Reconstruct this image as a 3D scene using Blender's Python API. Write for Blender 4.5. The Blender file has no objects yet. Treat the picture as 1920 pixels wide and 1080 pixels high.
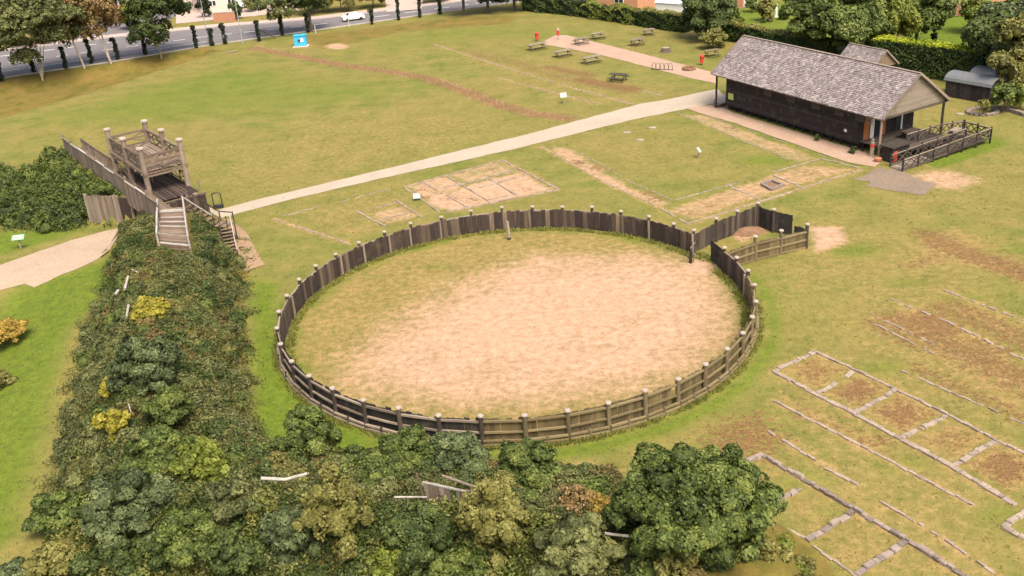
import bpy, bmesh, math, random
import numpy as np
from mathutils import Vector, Matrix, Quaternion
from mathutils.geometry import delaunay_2d_cdt

# ------------------------------------------------------------------ camera, sky, sun, exposure
SC = bpy.context.scene
COL = SC.collection
F, PITCH, ROLL, CAMH = 1909.21, math.radians(24.964), math.radians(-4.2548), 33.504
_f = np.array([0, math.cos(PITCH), -math.sin(PITCH)]); _r = np.array([1., 0, 0]); _u = np.cross(_r, _f)
R2 = _r*math.cos(ROLL)+_u*math.sin(ROLL); U2 = -_r*math.sin(ROLL)+_u*math.cos(ROLL)
cam = bpy.data.cameras.new('camera'); camo = bpy.data.objects.new('camera', cam); COL.objects.link(camo)
cam.sensor_width = 36; cam.lens = 36*F/1920; cam.clip_end = 5000; cam.clip_start = 0.5
M = Matrix.Identity(4)
for i in range(3):
    M[i][0] = R2[i]; M[i][1] = U2[i]; M[i][2] = -_f[i]
M[2][3] = CAMH
camo.matrix_world = M
SC.camera = camo

SUN_EL, SUN_AZ = math.radians(57), math.radians(-68)     # azimuth of the sun from +x, counter-clockwise
w = bpy.data.worlds.new('World'); SC.world = w; w.use_nodes = True
nt = w.node_tree; bg = nt.nodes['Background']
sky = nt.nodes.new('ShaderNodeTexSky'); sky.sky_type = 'NISHITA'; sky.sun_disc = False
sky.sun_elevation = SUN_EL; sky.sun_rotation = math.radians(90)-SUN_AZ; sky.air_density = 1.0; sky.dust_density = 8.0; sky.ozone_density = 1.0
nt.links.new(sky.outputs[0], bg.inputs[0]); bg.inputs[1].default_value = 0.108
sl = bpy.data.lights.new('sun', 'SUN'); sl.energy = 1.5; sl.angle = math.radians(24); sl.color = (1, .90, .74)
so = bpy.data.objects.new('sun', sl); COL.objects.link(so); so.location = (0, 0, 80)
sd = Vector((math.cos(SUN_EL)*math.cos(SUN_AZ), math.cos(SUN_EL)*math.sin(SUN_AZ), math.sin(SUN_EL)))
so.rotation_euler = sd.to_track_quat('Z', 'Y').to_euler()
SC.view_settings.view_transform = 'Standard'; SC.view_settings.look = 'None'
SC.view_settings.exposure = 1.13; SC.view_settings.gamma = 1

# ------------------------------------------------------------------ helpers
rng = np.random.default_rng(7); random.seed(7)
def G(px, py, z=0.0):
    """pixel of the 1920x1080 photograph -> world point on the level plane z"""
    d = _f*F + (px-960)*R2 - (py-540)*U2
    t = (z-CAMH)/d[2]
    return Vector((d[0]*t, d[1]*t, z))
def GN(pts, z=0.0): return np.array([G(x, y, z)[:2] for x, y in pts])
def ppm(p):                              # photo pixels per metre at a point
    return F/float(np.dot(np.array(p)-np.array([0, 0, CAMH]), _f))

def wloc(o):
    v = Vector((0, 0, 0))
    while o is not None:
        v += o.location; o = o.parent
    return v
def tag(o, label=None, cat=None, group=None, kind=None):
    if label: o['label'] = label
    if cat: o['category'] = cat
    if group: o['group'] = group
    if kind: o['kind'] = kind
    return o
def thing(name, label, cat, loc, group=None):
    o = bpy.data.objects.new(name, None); COL.objects.link(o); o.location = loc; o.empty_display_size = .3
    return tag(o, label, cat, group)
def link(name, me, parent=None, loc=(0, 0, 0), rot=None, scale=None):
    o = bpy.data.objects.new(name, me); COL.objects.link(o)
    if parent is not None:
        o.parent = parent; o.location = Vector(loc)-wloc(parent)
    else: o.location = loc
    if rot is not None: o.rotation_euler = rot
    if scale is not None: o.scale = scale
    return o
class MB:
    """collects shapes in world space; build() links them as ONE mesh object"""
    def __init__(s): s.v = []; s.f = []
    def add(s, v, f):
        n = len(s.v); s.v += [tuple(q) for q in v]; s.f += [[i+n for i in q] for q in f]; return s
    def box(s, c, size, rz=0.0):
        x, y, z = size[0]/2, size[1]/2, size[2]/2; co, si = math.cos(rz), math.sin(rz); v = []
        for dz in (-z, z):
            for dx, dy in ((-x, -y), (x, -y), (x, y), (-x, y)):
                v.append((c[0]+dx*co-dy*si, c[1]+dx*si+dy*co, c[2]+dz))
        return s.add(v, [[3, 2, 1, 0], [4, 5, 6, 7], [0, 1, 5, 4], [1, 2, 6, 5], [2, 3, 7, 6], [3, 0, 4, 7]])
    def beam(s, a, b, wd, h):
        a, b = Vector(a), Vector(b); d = (b-a).normalized(); sd_ = d.cross(Vector((0, 0, 1)))
        if sd_.length < 1e-3: sd_ = Vector((1, 0, 0))
        sd_.normalize(); up = sd_.cross(d); v = []
        for p in (a, b):
            for i, j in ((-1, -1), (1, -1), (1, 1), (-1, 1)): v.append(p+sd_*wd/2*i+up*h/2*j)
        return s.add(v, [[0, 1, 2, 3], [7, 6, 5, 4], [0, 4, 5, 1], [1, 5, 6, 2], [2, 6, 7, 3], [3, 7, 4, 0]])
    def tube(s, pts, rad, n=8):
        rings = []; v = []; f = []
        pts = [Vector(p) for p in pts]
        for k, p in enumerate(pts):
            d = (pts[min(k+1, len(pts)-1)]-pts[max(k-1, 0)]).normalized()
            a = d.orthogonal().normalized(); b = d.cross(a); r = rad[k] if hasattr(rad, '__len__') else rad
            for i in range(n):
                t = 2*math.pi*i/n; v.append(p+a*r*math.cos(t)+b*r*math.sin(t))
        for k in range(len(pts)-1):
            for i in range(n):
                j = (i+1) % n; f.append([k*n+i, k*n+j, (k+1)*n+j, (k+1)*n+i])
        f.append(list(range(n))[::-1]); f.append([(len(pts)-1)*n+i for i in range(n)])
        return s.add(v, f)
    def lathe(s, c, prof, n=12):          # prof: (radius, z)
        v = []; f = []
        for r, z in prof:
            for i in range(n):
                t = 2*math.pi*i/n; v.append((c[0]+r*math.cos(t), c[1]+r*math.sin(t), c[2]+z))
        for k in range(len(prof)-1):
            for i in range(n):
                j = (i+1) % n; f.append([k*n+i, k*n+j, (k+1)*n+j, (k+1)*n+i])
        f.append(list(range(n))[::-1]); f.append([(len(prof)-1)*n+i for i in range(n)])
        return s.add(v, f)
    def quad(s, a, b, c, d): return s.add([a, b, c, d], [[0, 1, 2, 3]])
    def slab(s, poly, z0, z1):            # poly: xy list (ccw)
        n = len(poly); v = [(x, y, z0) for x, y in poly]+[(x, y, z1) for x, y in poly]
        f = [list(range(n))[::-1], [n+i for i in range(n)]]
        for i in range(n):
            j = (i+1) % n; f.append([i, j, n+j, n+i])
        return s.add(v, f)
    def build(s, name, mat, parent=None, smooth=False, loc=None):
        o0 = wloc(parent) if parent is not None else Vector(loc if loc is not None else (0, 0, 0))
        me = bpy.data.meshes.new(name); me.from_pydata([(x-o0.x, y-o0.y, z-o0.z) for x, y, z in s.v], [], s.f)
        bm = bmesh.new(); bm.from_mesh(me); bmesh.ops.recalc_face_normals(bm, faces=bm.faces); bm.to_mesh(me); bm.free()
        me.materials.append(mat)
        if smooth: me.shade_smooth()
        o = bpy.data.objects.new(name, me); COL.objects.link(o); 
        if parent is not None: o.parent = parent
        else: o.location = o0
        return o

# ------------------------------------------------------------------ materials
MATS = {}
class NG:
    def __init__(s, name):
        s.m = bpy.data.materials.new(name); s.m.use_nodes = True; s.t = s.m.node_tree; s.b = s.t.nodes['Principled BSDF']
        s.out = s.t.nodes['Material Output']; MATS[name] = s.m
    def n(s, typ, **k):
        q = s.t.nodes.new('ShaderNode'+typ)
        for a, b in k.items(): setattr(q, a, b)
        return q
    def l(s, a, b): s.t.links.new(a, b)
    def noise(s, vec, scale, detail=4, rough=.6, dist=0):
        q = s.n('TexNoise'); q.inputs['Scale'].default_value = scale; q.inputs['Detail'].default_value = detail
        q.inputs['Roughness'].default_value = rough; q.inputs['Distortion'].default_value = dist
        if vec is not None: s.l(vec, q.inputs['Vector'])
        return q.outputs['Fac']
    def ramp(s, fac, stops):
        q = s.n('ValToRGB'); e = q.color_ramp.elements
        while len(e) < len(stops): e.new(.5)
        for x, (p, c) in zip(e, stops): x.position = p; x.color = (*c, 1) if len(c) == 3 else c
        s.l(fac, q.inputs[0]); return q.outputs[0]
    def mix(s, fac, a, b, mode='MIX'):
        q = s.n('Mix', data_type='RGBA', blend_type=mode)
        for sock, val in ((q.inputs['Factor'], fac), (q.inputs['A'], a), (q.inputs['B'], b)):
            if isinstance(val, (int, float)): sock.default_value = val
            elif isinstance(val, tuple): sock.default_value = (*val, 1)
            else: s.l(val, sock)
        for o in q.outputs:
            if o.type == 'RGBA': return o
    def mth(s, op, a, b=0.0, clamp=False):
        q = s.n('Math', operation=op, use_clamp=clamp)
        for i, val in enumerate((a, b)):
            if isinstance(val, (int, float)): q.inputs[i].default_value = val
            else: s.l(val, q.inputs[i])
        return q.outputs[0]
    def maprange(s, v, a, b):
        q = s.n('MapRange', clamp=True, interpolation_type='SMOOTHSTEP'); s.l(v, q.inputs[0]); q.inputs[1].default_value = a; q.inputs[2].default_value = b
        return q.outputs[0]
    def bump(s, h, strength, dist=.05):
        q = s.n('Bump'); q.inputs['Strength'].default_value = strength; q.inputs['Distance'].default_value = dist
        s.l(h, q.inputs['Height']); s.l(q.outputs[0], s.b.inputs['Normal'])
    def col(s, c):
        if isinstance(c, tuple): s.b.inputs['Base Color'].default_value = (*c, 1)
        else: s.l(c, s.b.inputs['Base Color'])
    def rough(s, r): s.b.inputs['Roughness'].default_value = r
def world_pos(g): return g.n('NewGeometry').outputs['Position']

def plain(name, c, rough=.7, var=.25, scale=3.0, metal=0):
    g = NG(name); p = world_pos(g); nz = g.noise(p, scale, 5)
    c2 = g.ramp(nz, [(.3, tuple(q*(1-var) for q in c)), (.7, tuple(min(1, q*(1+var)) for q in c))])
    g.col(c2); g.rough(rough); g.b.inputs['Metallic'].default_value = metal; g.bump(nz, .15); return g.m
def wood(name, stops, rough=.85, grain=(2, 14, 14), streak=.5):
    """weathered timber: each piece takes its own tone, grain runs along local x"""
    g = NG(name); oi = g.n('ObjectInfo'); tc = g.n('TexCoord')
    mp = g.n('Mapping'); mp.inputs['Scale'].default_value = grain; g.l(tc.outputs['Object'], mp.inputs['Vector'])
    off = g.n('CombineXYZ'); r7 = g.mth('MULTIPLY', oi.outputs['Random'], 37.0); g.l(r7, off.inputs[0]); g.l(r7, off.inputs[1]); g.l(off.outputs[0], mp.inputs['Location'])
    nz = g.noise(mp.outputs[0], 1.0, 6, .65); wp = world_pos(g); nb = g.noise(wp, 1.3, 4)
    base = g.ramp(oi.outputs['Random'], stops)
    dk = g.ramp(nz, [(.3, (1-streak,)*3), (.7, (1.25,)*3)])
    c = g.mix(1.0, base, dk, 'MULTIPLY'); c = g.mix(g.mth('MULTIPLY', g.maprange(nb, .5, .75), .45), c, (.10, .095, .05))
    g.col(c); g.rough(rough); g.bump(nz, .4, .03); return g.m
wood('timber_dark', [(0, (0.0306, 0.0198, 0.0168)), (.45, (0.0469, 0.0305, 0.0249)), (.70, (0.0676, 0.0445, 0.0343)), (.85, (0.1081, 0.0759, 0.0541)), (.94, (0.2072, 0.1526, 0.1023)), (1, (0.2703, 0.2020, 0.1389))], grain=(7, 7, 1.2))
wood('timber_moss', [(0, (0.0870, 0.0636, 0.0273)), (.5, (0.1368, 0.1021, 0.0437)), (1, (0.1906, 0.1443, 0.0667))], grain=(7, 7, 1.2))
wood('timber_black', [(0, (.022, .019, .018)), (.6, (.034, .028, .026)), (1, (.06, .05, .044))], grain=(7, 7, 1.2))
wood('post_dark', [(0, (0.0405, 0.0297, 0.0242)), (.5, (0.0631, 0.0470, 0.0380)), (1, (0.1171, 0.0907, 0.0695))], grain=(6, 6, 1))
wood('post_moss', [(0, (0.1210, 0.0936, 0.0502)), (1, (0.2016, 0.1584, 0.0886))], grain=(6, 6, 1))
wood('rail_grey', [(0, (0.1819, 0.1400, 0.1073)), (.5, (0.2563, 0.2005, 0.1576)), (1, (0.3473, 0.2799, 0.2214))], grain=(3, 9, 9))
wood('rail_moss', [(0, (0.1680, 0.1275, 0.0585)), (.5, (0.2184, 0.1688, 0.0831)), (1, (0.2772, 0.2175, 0.1137))], grain=(3, 9, 9))
wood('timber_grey', [(0, (0.1406, 0.0968, 0.0651)), (.5, (0.2067, 0.1475, 0.1020)), (1, (0.2894, 0.2156, 0.1509))], grain=(3, 9, 9), streak=.65)
wood('timber_greyv', [(0, (0.1781, 0.1319, 0.0998)), (.5, (0.2374, 0.1824, 0.1410)), (1, (0.3138, 0.2444, 0.1892))], grain=(8, 8, 1.2), streak=.5)
wood('timber_pale', [(0, (0.3200, 0.2880, 0.2480)), (1, (0.4400, 0.4080, 0.3600))], grain=(3, 9, 9), streak=.3)
wood('palisade', [(0, (0.1496, 0.1144, 0.0836)), (.5, (0.2200, 0.1716, 0.1320)), (1, (0.2992, 0.2376, 0.1848))], grain=(7, 7, 1.2))
wood('board_black', [(0, (.014, .010, .011)), (.5, (.022, .016, .017)), (1, (.038, .028, .028))], grain=(.5, 9, 9), streak=.35)
wood('gable_grey', [(0, (0.2112, 0.1760, 0.1364)), (1, (0.2640, 0.2244, 0.1760))], grain=(3, 9, 9), streak=.3)
wood('picnic_wood', [(0, (.20, .16, .11)), (.5, (.28, .235, .15)), (1, (.36, .31, .20))], grain=(3, 9, 9))
plain('cap_pale', (.36, .30, .25), .8, .12, 6)
plain('louvre_brown', (.075, .058, .052), .8, .2, 8)
plain('metal_dark', (.03, .03, .033), .5, .1)
plain('steel_grey', (.30, .31, .33), .55, .1)
plain('roof_metal', (.15, .16, .165), .5, .12, 2)
plain('red_paint', (.62, .045, .03), .45, .05)
plain('white_paint', (.78, .77, .75), .5, .05)
plain('blue_paint', (.05, .42, .70), .4, .08)
plain('sign_green', (.22, .42, .24), .5, .15, 9)
plain('sign_text', (.46, .56, .40), .5, .1, 20)
plain('sign_yellow', (.45, .55, .12), .5, .2, 9)
plain('orange_door', (.40, .15, .045), .5, .15, 3)
plain('glass_dark', (.03, .035, .04), .12, .1)
plain('terracotta', (.42, .17, .09), .7, .12)
plain('soil_brown', (.20, .115, .065), .95, .3, 2)
plain('tyre', (.02, .02, .02), .8, .1)
plain('concrete', (.48, .45, .41), .85, .12, 3)
plain('bark_birch', (.42, .36, .30), .9, .4, 5)
plain('bark', (.10, .075, .055), .95, .35, 5)
plain('bark_pale', (.30, .25, .19), .95, .35, 5)
plain('render_pink', (.62, .50, .42), .9, .06, 2)
plain('tile_roof', (.13, .10, .09), .85, .2, 4)
plain('road_paint', (.75, .74, .72), .7, .1, 4)
plain('kerb_stone', (.38, .35, .33), .9, .1, 3)
def glass_roof():
    g = NG('conservatory_glass'); g.col((.55, .65, .74)); g.rough(.15); g.b.inputs['Metallic'].default_value = .0
    g.b.inputs['Specular IOR Level'].default_value = .8; return g.m
glass_roof()
def brick(name, c1, c2, mortar, sc=1.0):
    g = NG(name); tc = g.n('TexCoord'); q = g.n('TexBrick'); g.l(tc.outputs['UV'], q.inputs[0])
    p = world_pos(g); nz = g.noise(p, 2, 5)
    c = g.ramp(nz, [(.25, c1), (.75, c2)]); nf = g.noise(p, 9*sc, 2); c = g.mix(g.maprange(nf, .45, .65), c, mortar); g.t.nodes.remove(q)
    g.col(c); g.rough(.9); return g.m
brick('brick_red', (.36, .15, .085), (.46, .22, .13), (.44, .25, .17))
brick('brick_orange', (.46, .21, .11), (.54, .27, .15), (.52, .30, .19))
def paving(name, c1, c2, sc):
    g = NG(name); p = world_pos(g); n1 = g.noise(p, .35, 5); n2 = g.noise(p, sc, 3, .7)
    c = g.ramp(n1, [(.3, c1), (.7, c2)]); c = g.mix(.35, c, g.ramp(n2, [(.3, tuple(q*.6 for q in c1)), (.7, tuple(min(1, q*1.25) for q in c2))]))
    g.col(c); g.rough(.95); g.bump(n2, .3, .02); return g.m
paving('gravel_pale', (.345, .285, .215), (.42, .355, .28), 7)
paving('gravel_track', (.325, .24, .165), (.41, .315, .23), 4)
paving('sand_path', (.27, .18, .10), (.34, .235, .14), 4)
paving('pink_paving', (.34, .225, .155), (.42, .295, .215), 5)
paving('asphalt', (.135, .125, .13), (.175, .16, .165), 6)
paving('pavement_pink', (.40, .30, .26), (.50, .39, .33), 3)
paving('stain_grey', (.175, .13, .092), (.225, .172, .122), 3)
def footing():
    g = NG('footing'); p = world_pos(g); isl = g.n('NewGeometry').outputs['Random Per Island']; n1 = g.noise(p, .7, 4); n2 = g.noise(p, 6, 4, .7)
    c = g.ramp(n1, [(.3, (.17, .125, .09)), (.5, (.25, .19, .14)), (.7, (.37, .29, .22))]); c = g.mix(.5, c, g.ramp(isl, [(0, (.10, .075, .058)), (.5, (.23, .175, .135)), (1, (.40, .315, .25))]))
    c = g.mix(.3, c, g.ramp(n2, [(.3, (.12, .1, .085)), (.7, (.5, .44, .37))])); g.col(c); g.rough(.95); g.bump(n2, .5, .03)
    return g.m
footing()
def footing_dark():
    g = NG('footing_dark'); p = world_pos(g); isl = g.n('NewGeometry').outputs['Random Per Island']; n2 = g.noise(p, 6, 4, .7)
    c = g.ramp(isl, [(0, (.10, .075, .062)), (.5, (.19, .15, .125)), (1, (.32, .26, .22))]); c = g.mix(.35, c, g.ramp(n2, [(.3, (.08, .06, .05)), (.7, (.36, .30, .25))])); g.col(c); g.rough(.95); g.bump(n2, .5, .03)
footing_dark()
def shingle():
    g = NG('shingle'); p = world_pos(g); isl = g.n('NewGeometry').outputs['Random Per Island']; n1 = g.noise(p, .9, 5, .7); n2 = g.noise(p, 2.3, 4, .75, .6)
    c = g.ramp(isl, [(0, (.12, .105, .105)), (.3, (.21, .185, .185)), (.75, (.29, .26, .255)), (1, (.43, .40, .385))])
    c = g.mix(.68, c, g.ramp(n2, [(.36, (.042, .031, .031)), (.45, (.14, .108, .106)), (.54, (.27, .218, .212)), (.64, (.52, .44, .42))])); c = g.mix(.2, c, g.ramp(n1, [(.35, (.12, .10, .10)), (.65, (.40, .36, .36))]))
    g.col(c); g.rough(.9); return g.m
shingle()
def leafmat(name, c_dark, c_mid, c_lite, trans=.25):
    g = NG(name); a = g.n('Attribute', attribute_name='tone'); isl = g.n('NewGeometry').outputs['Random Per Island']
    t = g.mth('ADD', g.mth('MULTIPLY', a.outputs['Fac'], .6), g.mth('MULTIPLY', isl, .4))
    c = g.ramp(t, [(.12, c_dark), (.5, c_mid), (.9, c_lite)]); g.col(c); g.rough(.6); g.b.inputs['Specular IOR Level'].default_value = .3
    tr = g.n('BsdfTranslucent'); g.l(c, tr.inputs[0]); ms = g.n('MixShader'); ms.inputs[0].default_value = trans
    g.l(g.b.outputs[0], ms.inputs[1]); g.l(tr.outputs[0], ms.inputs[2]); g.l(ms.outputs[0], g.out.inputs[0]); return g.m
leafmat('leaf_bramble', (0.045, 0.055, 0.0175), (0.1239, 0.1392, 0.0448), (0.2475, 0.2552, 0.0935))
leafmat('leaf_brown', (.075, .062, .020), (.165, .128, .042), (.26, .20, .075))
leafmat('leaf_dark', (0.025, 0.0425, 0.0112), (0.0661, 0.0968, 0.0236), (0.1485, 0.1815, 0.0495))
leafmat('leaf_green', (0.0325, 0.0525, 0.0125), (0.0968, 0.1345, 0.0283), (0.22, 0.2585, 0.0605))
leafmat('leaf_sage', (0.04, 0.06, 0.0225), (0.1003, 0.1322, 0.0496), (0.22, 0.2585, 0.11))
leafmat('leaf_yellow', (0.18, 0.1725, 0.0225), (0.32, 0.288, 0.0352), (0.465, 0.403, 0.0697))
leafmat('leaf_olive', (0.0975, 0.0975, 0.027), (0.2, 0.192, 0.048), (0.31, 0.2945, 0.093))
leafmat('leaf_lime', (.07, .095, .014), (.155, .19, .028), (.27, .30, .055))
leafmat('leaf_ivy', (0.012, 0.0216, 0.0096), (0.0208, 0.0351, 0.0143), (0.0392, 0.0588, 0.0252))
leafmat('leaf_birch', (.060, .075, .024), (.128, .148, .048), (.25, .255, .10))
leafmat('leaf_rust', (0.15, 0.105, 0.045), (0.272, 0.184, 0.072), (0.3875, 0.2635, 0.1162))
leafmat('leaf_gold', (0.24, 0.1725, 0.03), (0.416, 0.288, 0.056), (0.558, 0.3875, 0.1085))
leafmat('tuft_green', (.16, .19, .038), (.26, .275, .062), (.36, .34, .11), .5)
leafmat('tuft_dry', (.22, .17, .062), (.36, .275, .11), (.48, .385, .18), .5)
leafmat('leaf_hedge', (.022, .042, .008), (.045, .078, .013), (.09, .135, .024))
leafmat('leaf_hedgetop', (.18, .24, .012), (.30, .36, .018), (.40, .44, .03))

# ------------------------------------------------------------------ terrain
U = np.array([math.cos(math.radians(-54.5)), math.sin(math.radians(-54.5))]); V = np.array([-U[1], U[0]])   # along / across the gate rampart
def UV(u, v): q = u*U+v*V; return (float(q[0]), float(q[1]))
RAMP = [(-30.9, 87.6), (-29.6, 84), (-28, 79), (-26.3, 70), (-24, 60), (-21.8, 52), (-18.5, 46.8), (-12, 43.8), (0, 41.3), (5.5, 39.6), (8.5, 37)]
RAMP2 = [UV(-119, 27.2), UV(-98.5, 27.2)]
EDGE = np.array([(-92, 108), (-68.95, 139.9), (-61.45, 150.1), (-53.6, 164.2), (-46.5, 176.5)])     # lip of the ditch
def dist_poly(X, Y, pts):
    D = np.full(X.shape, 1e9)
    for (x0, y0), (x1, y1) in zip(pts[:-1], pts[1:]):
        dx, dy = x1-x0, y1-y0; t = np.clip(((X-x0)*dx+(Y-y0)*dy)/(dx*dx+dy*dy), 0, 1)
        D = np.minimum(D, np.hypot(X-x0-t*dx, Y-y0-t*dy))
    return D
def sst(x): x = np.clip(x, 0, 1); return x*x*(3-2*x)
def sdf(X, Y, poly):                      # >0 inside, metres
    D = dist_poly(X, Y, list(map(tuple, poly))+[tuple(poly[0])]); ins = np.zeros(X.shape, bool); n = len(poly)
    for i in range(n):
        x0, y0 = poly[i]; x1, y1 = poly[(i+1) % n]
        with np.errstate(divide='ignore', invalid='ignore'):
            c = ((y0 > Y) != (y1 > Y)) & (X < (x1-x0)*(Y-y0)/(y1-y0+1e-12)+x0)
        ins ^= c
    return np.where(ins, D, -D)
DITCH = [tuple(q) for q in EDGE]+[(-49.5, 181), (-66, 172.5), (-81, 166), (-106, 152)]
def Hmap(X, Y):
    X = np.asarray(X, float); Y = np.asarray(Y, float)
    d = dist_poly(X, Y, RAMP); wob = .5*np.sin(X*.7+1)+.4*np.sin(Y*.8)
    z = 2.45*sst((6.2+wob-d)/4.2)
    z *= sst(((X*U[0]+Y*U[1])+92.2)/1.2)*1.0 if False else np.where((X*U[0]+Y*U[1]) < -91.6, 0, 1)
    d2 = dist_poly(X, Y, RAMP2); z2 = 2.75*sst((6.0-d2)/4.0); uu = X*U[0]+Y*U[1]; vv = X*V[0]+Y*V[1]
    z2 = np.where(uu > -97.2, 0, z2); z2 = np.where((X > -41.2) & (Y < 94.15-.324*(X+40.6)), 0, z2)
    z = np.maximum(z, z2)
    s = sdf(X, Y, DITCH); z = z-1.7*sst(s/6.0)
    s = sdf(X, Y, [(-37, 84), (-34.5, 76), (-32.5, 62), (-30, 48), (-28, 36), (-50, 30), (-75, 60), (-60, 80)])
    z = z-1.2*sst(s/9.0)
    return z
def H(x, y): return float(Hmap(np.array([x]), np.array([y]))[0])

def axis(parts):
    out = []
    for a, b, st in parts: out.append(np.arange(a, b, st))
    return np.concatenate(out)
gx = axis([(-1400, -150, 125), (-150, -54, .9), (-54, 64, .34), (64, 112, .9), (112, 1500, 120)])
gy = axis([(-300, 26, 25), (26, 126, .34), (126, 215, .62), (215, 300, 1.6), (300, 2500, 180)])
X, Y = np.meshgrid(gx, gy)
Z = Hmap(X, Y)
nz_ = lambda s, a, b: np.sin(X*s+a+1.7*np.sin(Y*s*.61+b))*np.cos(Y*s*.83+b+1.3*np.sin(X*s*.53+a))
attr = {k: np.zeros(X.shape) for k in ('dirt', 'brown', 'dry', 'lush', 'rough')}
def paint(ch, px, soft=1.5, amt=1.0, world=False):
    poly = px if world else GN(px); poly = np.asarray(poly)
    x0, y0 = poly.min(0)-soft*2; x1, y1 = poly.max(0)+soft*2
    iy = np.where((gy >= y0) & (gy <= y1))[0]; ix = np.where((gx >= x0) & (gx <= x1))[0]
    if len(iy) == 0 or len(ix) == 0: return
    sl_ = (slice(iy[0], iy[-1]+1), slice(ix[0], ix[-1]+1))
    m = amt*sst((sdf(X[sl_], Y[sl_], poly)+soft)/(2*soft))
    attr[ch][sl_] = np.maximum(attr[ch][sl_], m)
def paint_line(ch, px, wid, soft=.6, amt=1.0, world=False):
    pts = [tuple(q) for q in (px if world else GN(px))]; P = np.array(pts)
    x0, y0 = P.min(0)-wid-soft*2; x1, y1 = P.max(0)+wid+soft*2
    iy = np.where((gy >= y0) & (gy <= y1))[0]; ix = np.where((gx >= x0) & (gx <= x1))[0]
    sl_ = (slice(iy[0], iy[-1]+1), slice(ix[0], ix[-1]+1))
    m = amt*sst((wid/2+soft-dist_poly(X[sl_], Y[sl_], pts))/(2*soft)); attr[ch][sl_] = np.maximum(attr[ch][sl_], m)
def dab(ch, px, py, rx, ry=None, amt=1.0, soft=.7):
    """soft blob, centre and radii given in photo pixels on the level ground"""
    ry = ry or rx; t = np.linspace(0, 2*np.pi, 14, endpoint=False)
    paint(ch, [(px+rx*math.cos(a), py+ry*math.sin(a)) for a in t], soft, amt)
GC = (0.184, 67.387); GR = 17.0
circ = lambda r, n=40: [(GC[0]+r*math.cos(t), GC[1]+r*math.sin(t)) for t in np.linspace(0, 2*np.pi, n, endpoint=False)]
# arena floor
paint('dry', circ(16.3), 1.2, .74, True)
paint('dirt', [(860, 520), (1000, 470), (1200, 470), (1310, 485), (1390, 545), (1400, 610), (1335, 695), (1200, 742), (960, 775), (740, 765), (630, 715), (650, 655), (740, 590)], 5.5, .84)
paint('dirt', [(880, 545), (1000, 515), (1190, 505), (1310, 500), (1290, 560), (1150, 640), (960, 690), (800, 680), (790, 640)], 3.0, 1.0)
paint('dirt', [(1290, 480), (1345, 492), (1340, 515), (1270, 520)], 1.2, 1)
paint_line('lush', [(GC[0]+18.4*math.cos(t), GC[1]+18.4*math.sin(t)) for t in np.linspace(math.radians(160), math.radians(375), 60)], 1.6, 1.3, .9, True)
for a in np.linspace(.2, 6.2, 46):          # greener grass against the foot of the fence
    r_ = 16.2+rng.random()*.4; q = (GC[0]+r_*math.cos(a), GC[1]+r_*math.sin(a)); s_ = .5+rng.random()*1.0
    paint('lush', [(q[0]+s_*math.cos(t), q[1]+s_*math.sin(t)) for t in np.linspace(0, 6.28, 9)[:-1]], .6, .25+.5*rng.random(), True)
for px, py, a, b in ((600, 635, 22, 6), (655, 598, 16, 4), (700, 520, 26, 6), (820, 500, 40, 8), (560, 660, 16, 10), (620, 690, 30, 10)): dab('lush', px, py, a, b, .55, 1.0)
# lush strips
paint('lush', [(470, 520), (520, 530), (520, 620), (545, 690), (640, 770), (700, 790), (720, 850), (560, 880), (470, 820)], 1.6, .95)
paint('lush', [(1060, 850), (1140, 825), (1260, 785), (1360, 720), (1425, 610), (1430, 545), (1408, 560), (1395, 650), (1240, 770), (1100, 830)], 1.2, .85)
paint('lush', [(0, 545), (240, 470), (250, 520), (140, 620), (110, 760), (40, 1000), (-60, 1100), (-200, 800)], 2.0, .8)
paint('lush', [(-60, 430), (190, 425), (60, 465), (-60, 500)], 2.0, .8)
for q in ([(1130, 214), (1210, 193), (1200, 205), (1140, 216)], [(1300, 205), (1380, 232), (1590, 305), (1630, 312), (1600, 312), (1380, 244)], [(1720, 300), (1850, 255), (1900, 270), (1760, 320)]): paint('lush', q, .8, .8)
for px, py, a, b in ((1500, 905, 55, 25), (1690, 870, 60, 22), (1880, 960, 60, 25), (1560, 960, 30, 16), (1110, 345, 30, 8), (1440, 300, 60, 12), (1600, 470, 60, 16), (1800, 560, 50, 12), (1890, 470, 60, 8), (1700, 530, 50, 10), (1650, 690, 60, 16)): dab('lush', px, py, a, b, .75, 2.6)
paint('lush', [(0, 235), (300, 150), (430, 105), (640, 140), (820, 165), (700, 190), (480, 220), (300, 240), (100, 250)], 9, .58); paint('lush', [(640, 70), (1000, 40), (1280, 90), (1100, 75), (900, 80), (700, 110)], 7, .5); paint('lush', [(1440, 540), (1660, 480), (1640, 690), (1470, 660)], 4, .4)
paint('lush', [(1680, 105), (1850, 140), (1925, 100), (1870, 40), (1760, 25), (1710, 40)], 1.5, 1.3); paint('lush', [(1360, 55), (1640, 100), (1640, 0), (1360, 0)], 3, .7)
# upper field: dry centre
paint('dry', [(420, 300), (560, 210), (760, 200), (1010, 215), (900, 275), (600, 345), (400, 390), (370, 330)], 6, .55)
paint('dry', [(830, 80), (900, 85), (1180, 145), (1340, 160), (1200, 205), (1060, 200), (960, 160), (850, 120)], 4, .5)
paint('dry', [(100, 250), (250, 240), (330, 300), (200, 300)], 3, .5)
paint('dry', [(1420, 440), (1600, 420), (1900, 470), (1920, 1080), (1500, 1080), (1420, 800), (1440, 640)], 5, .6)
paint('dry', [(1680, 330), (1900, 300), (1920, 420), (1700, 400)], 4, .45)
paint('dry', [(540, 400), (740, 350), (830, 400), (650, 455)], 2, .6)
paint('dry', [(1300, 870), (1560, 1000), (1500, 1080), (1250, 1000)], 3, .5)
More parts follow.
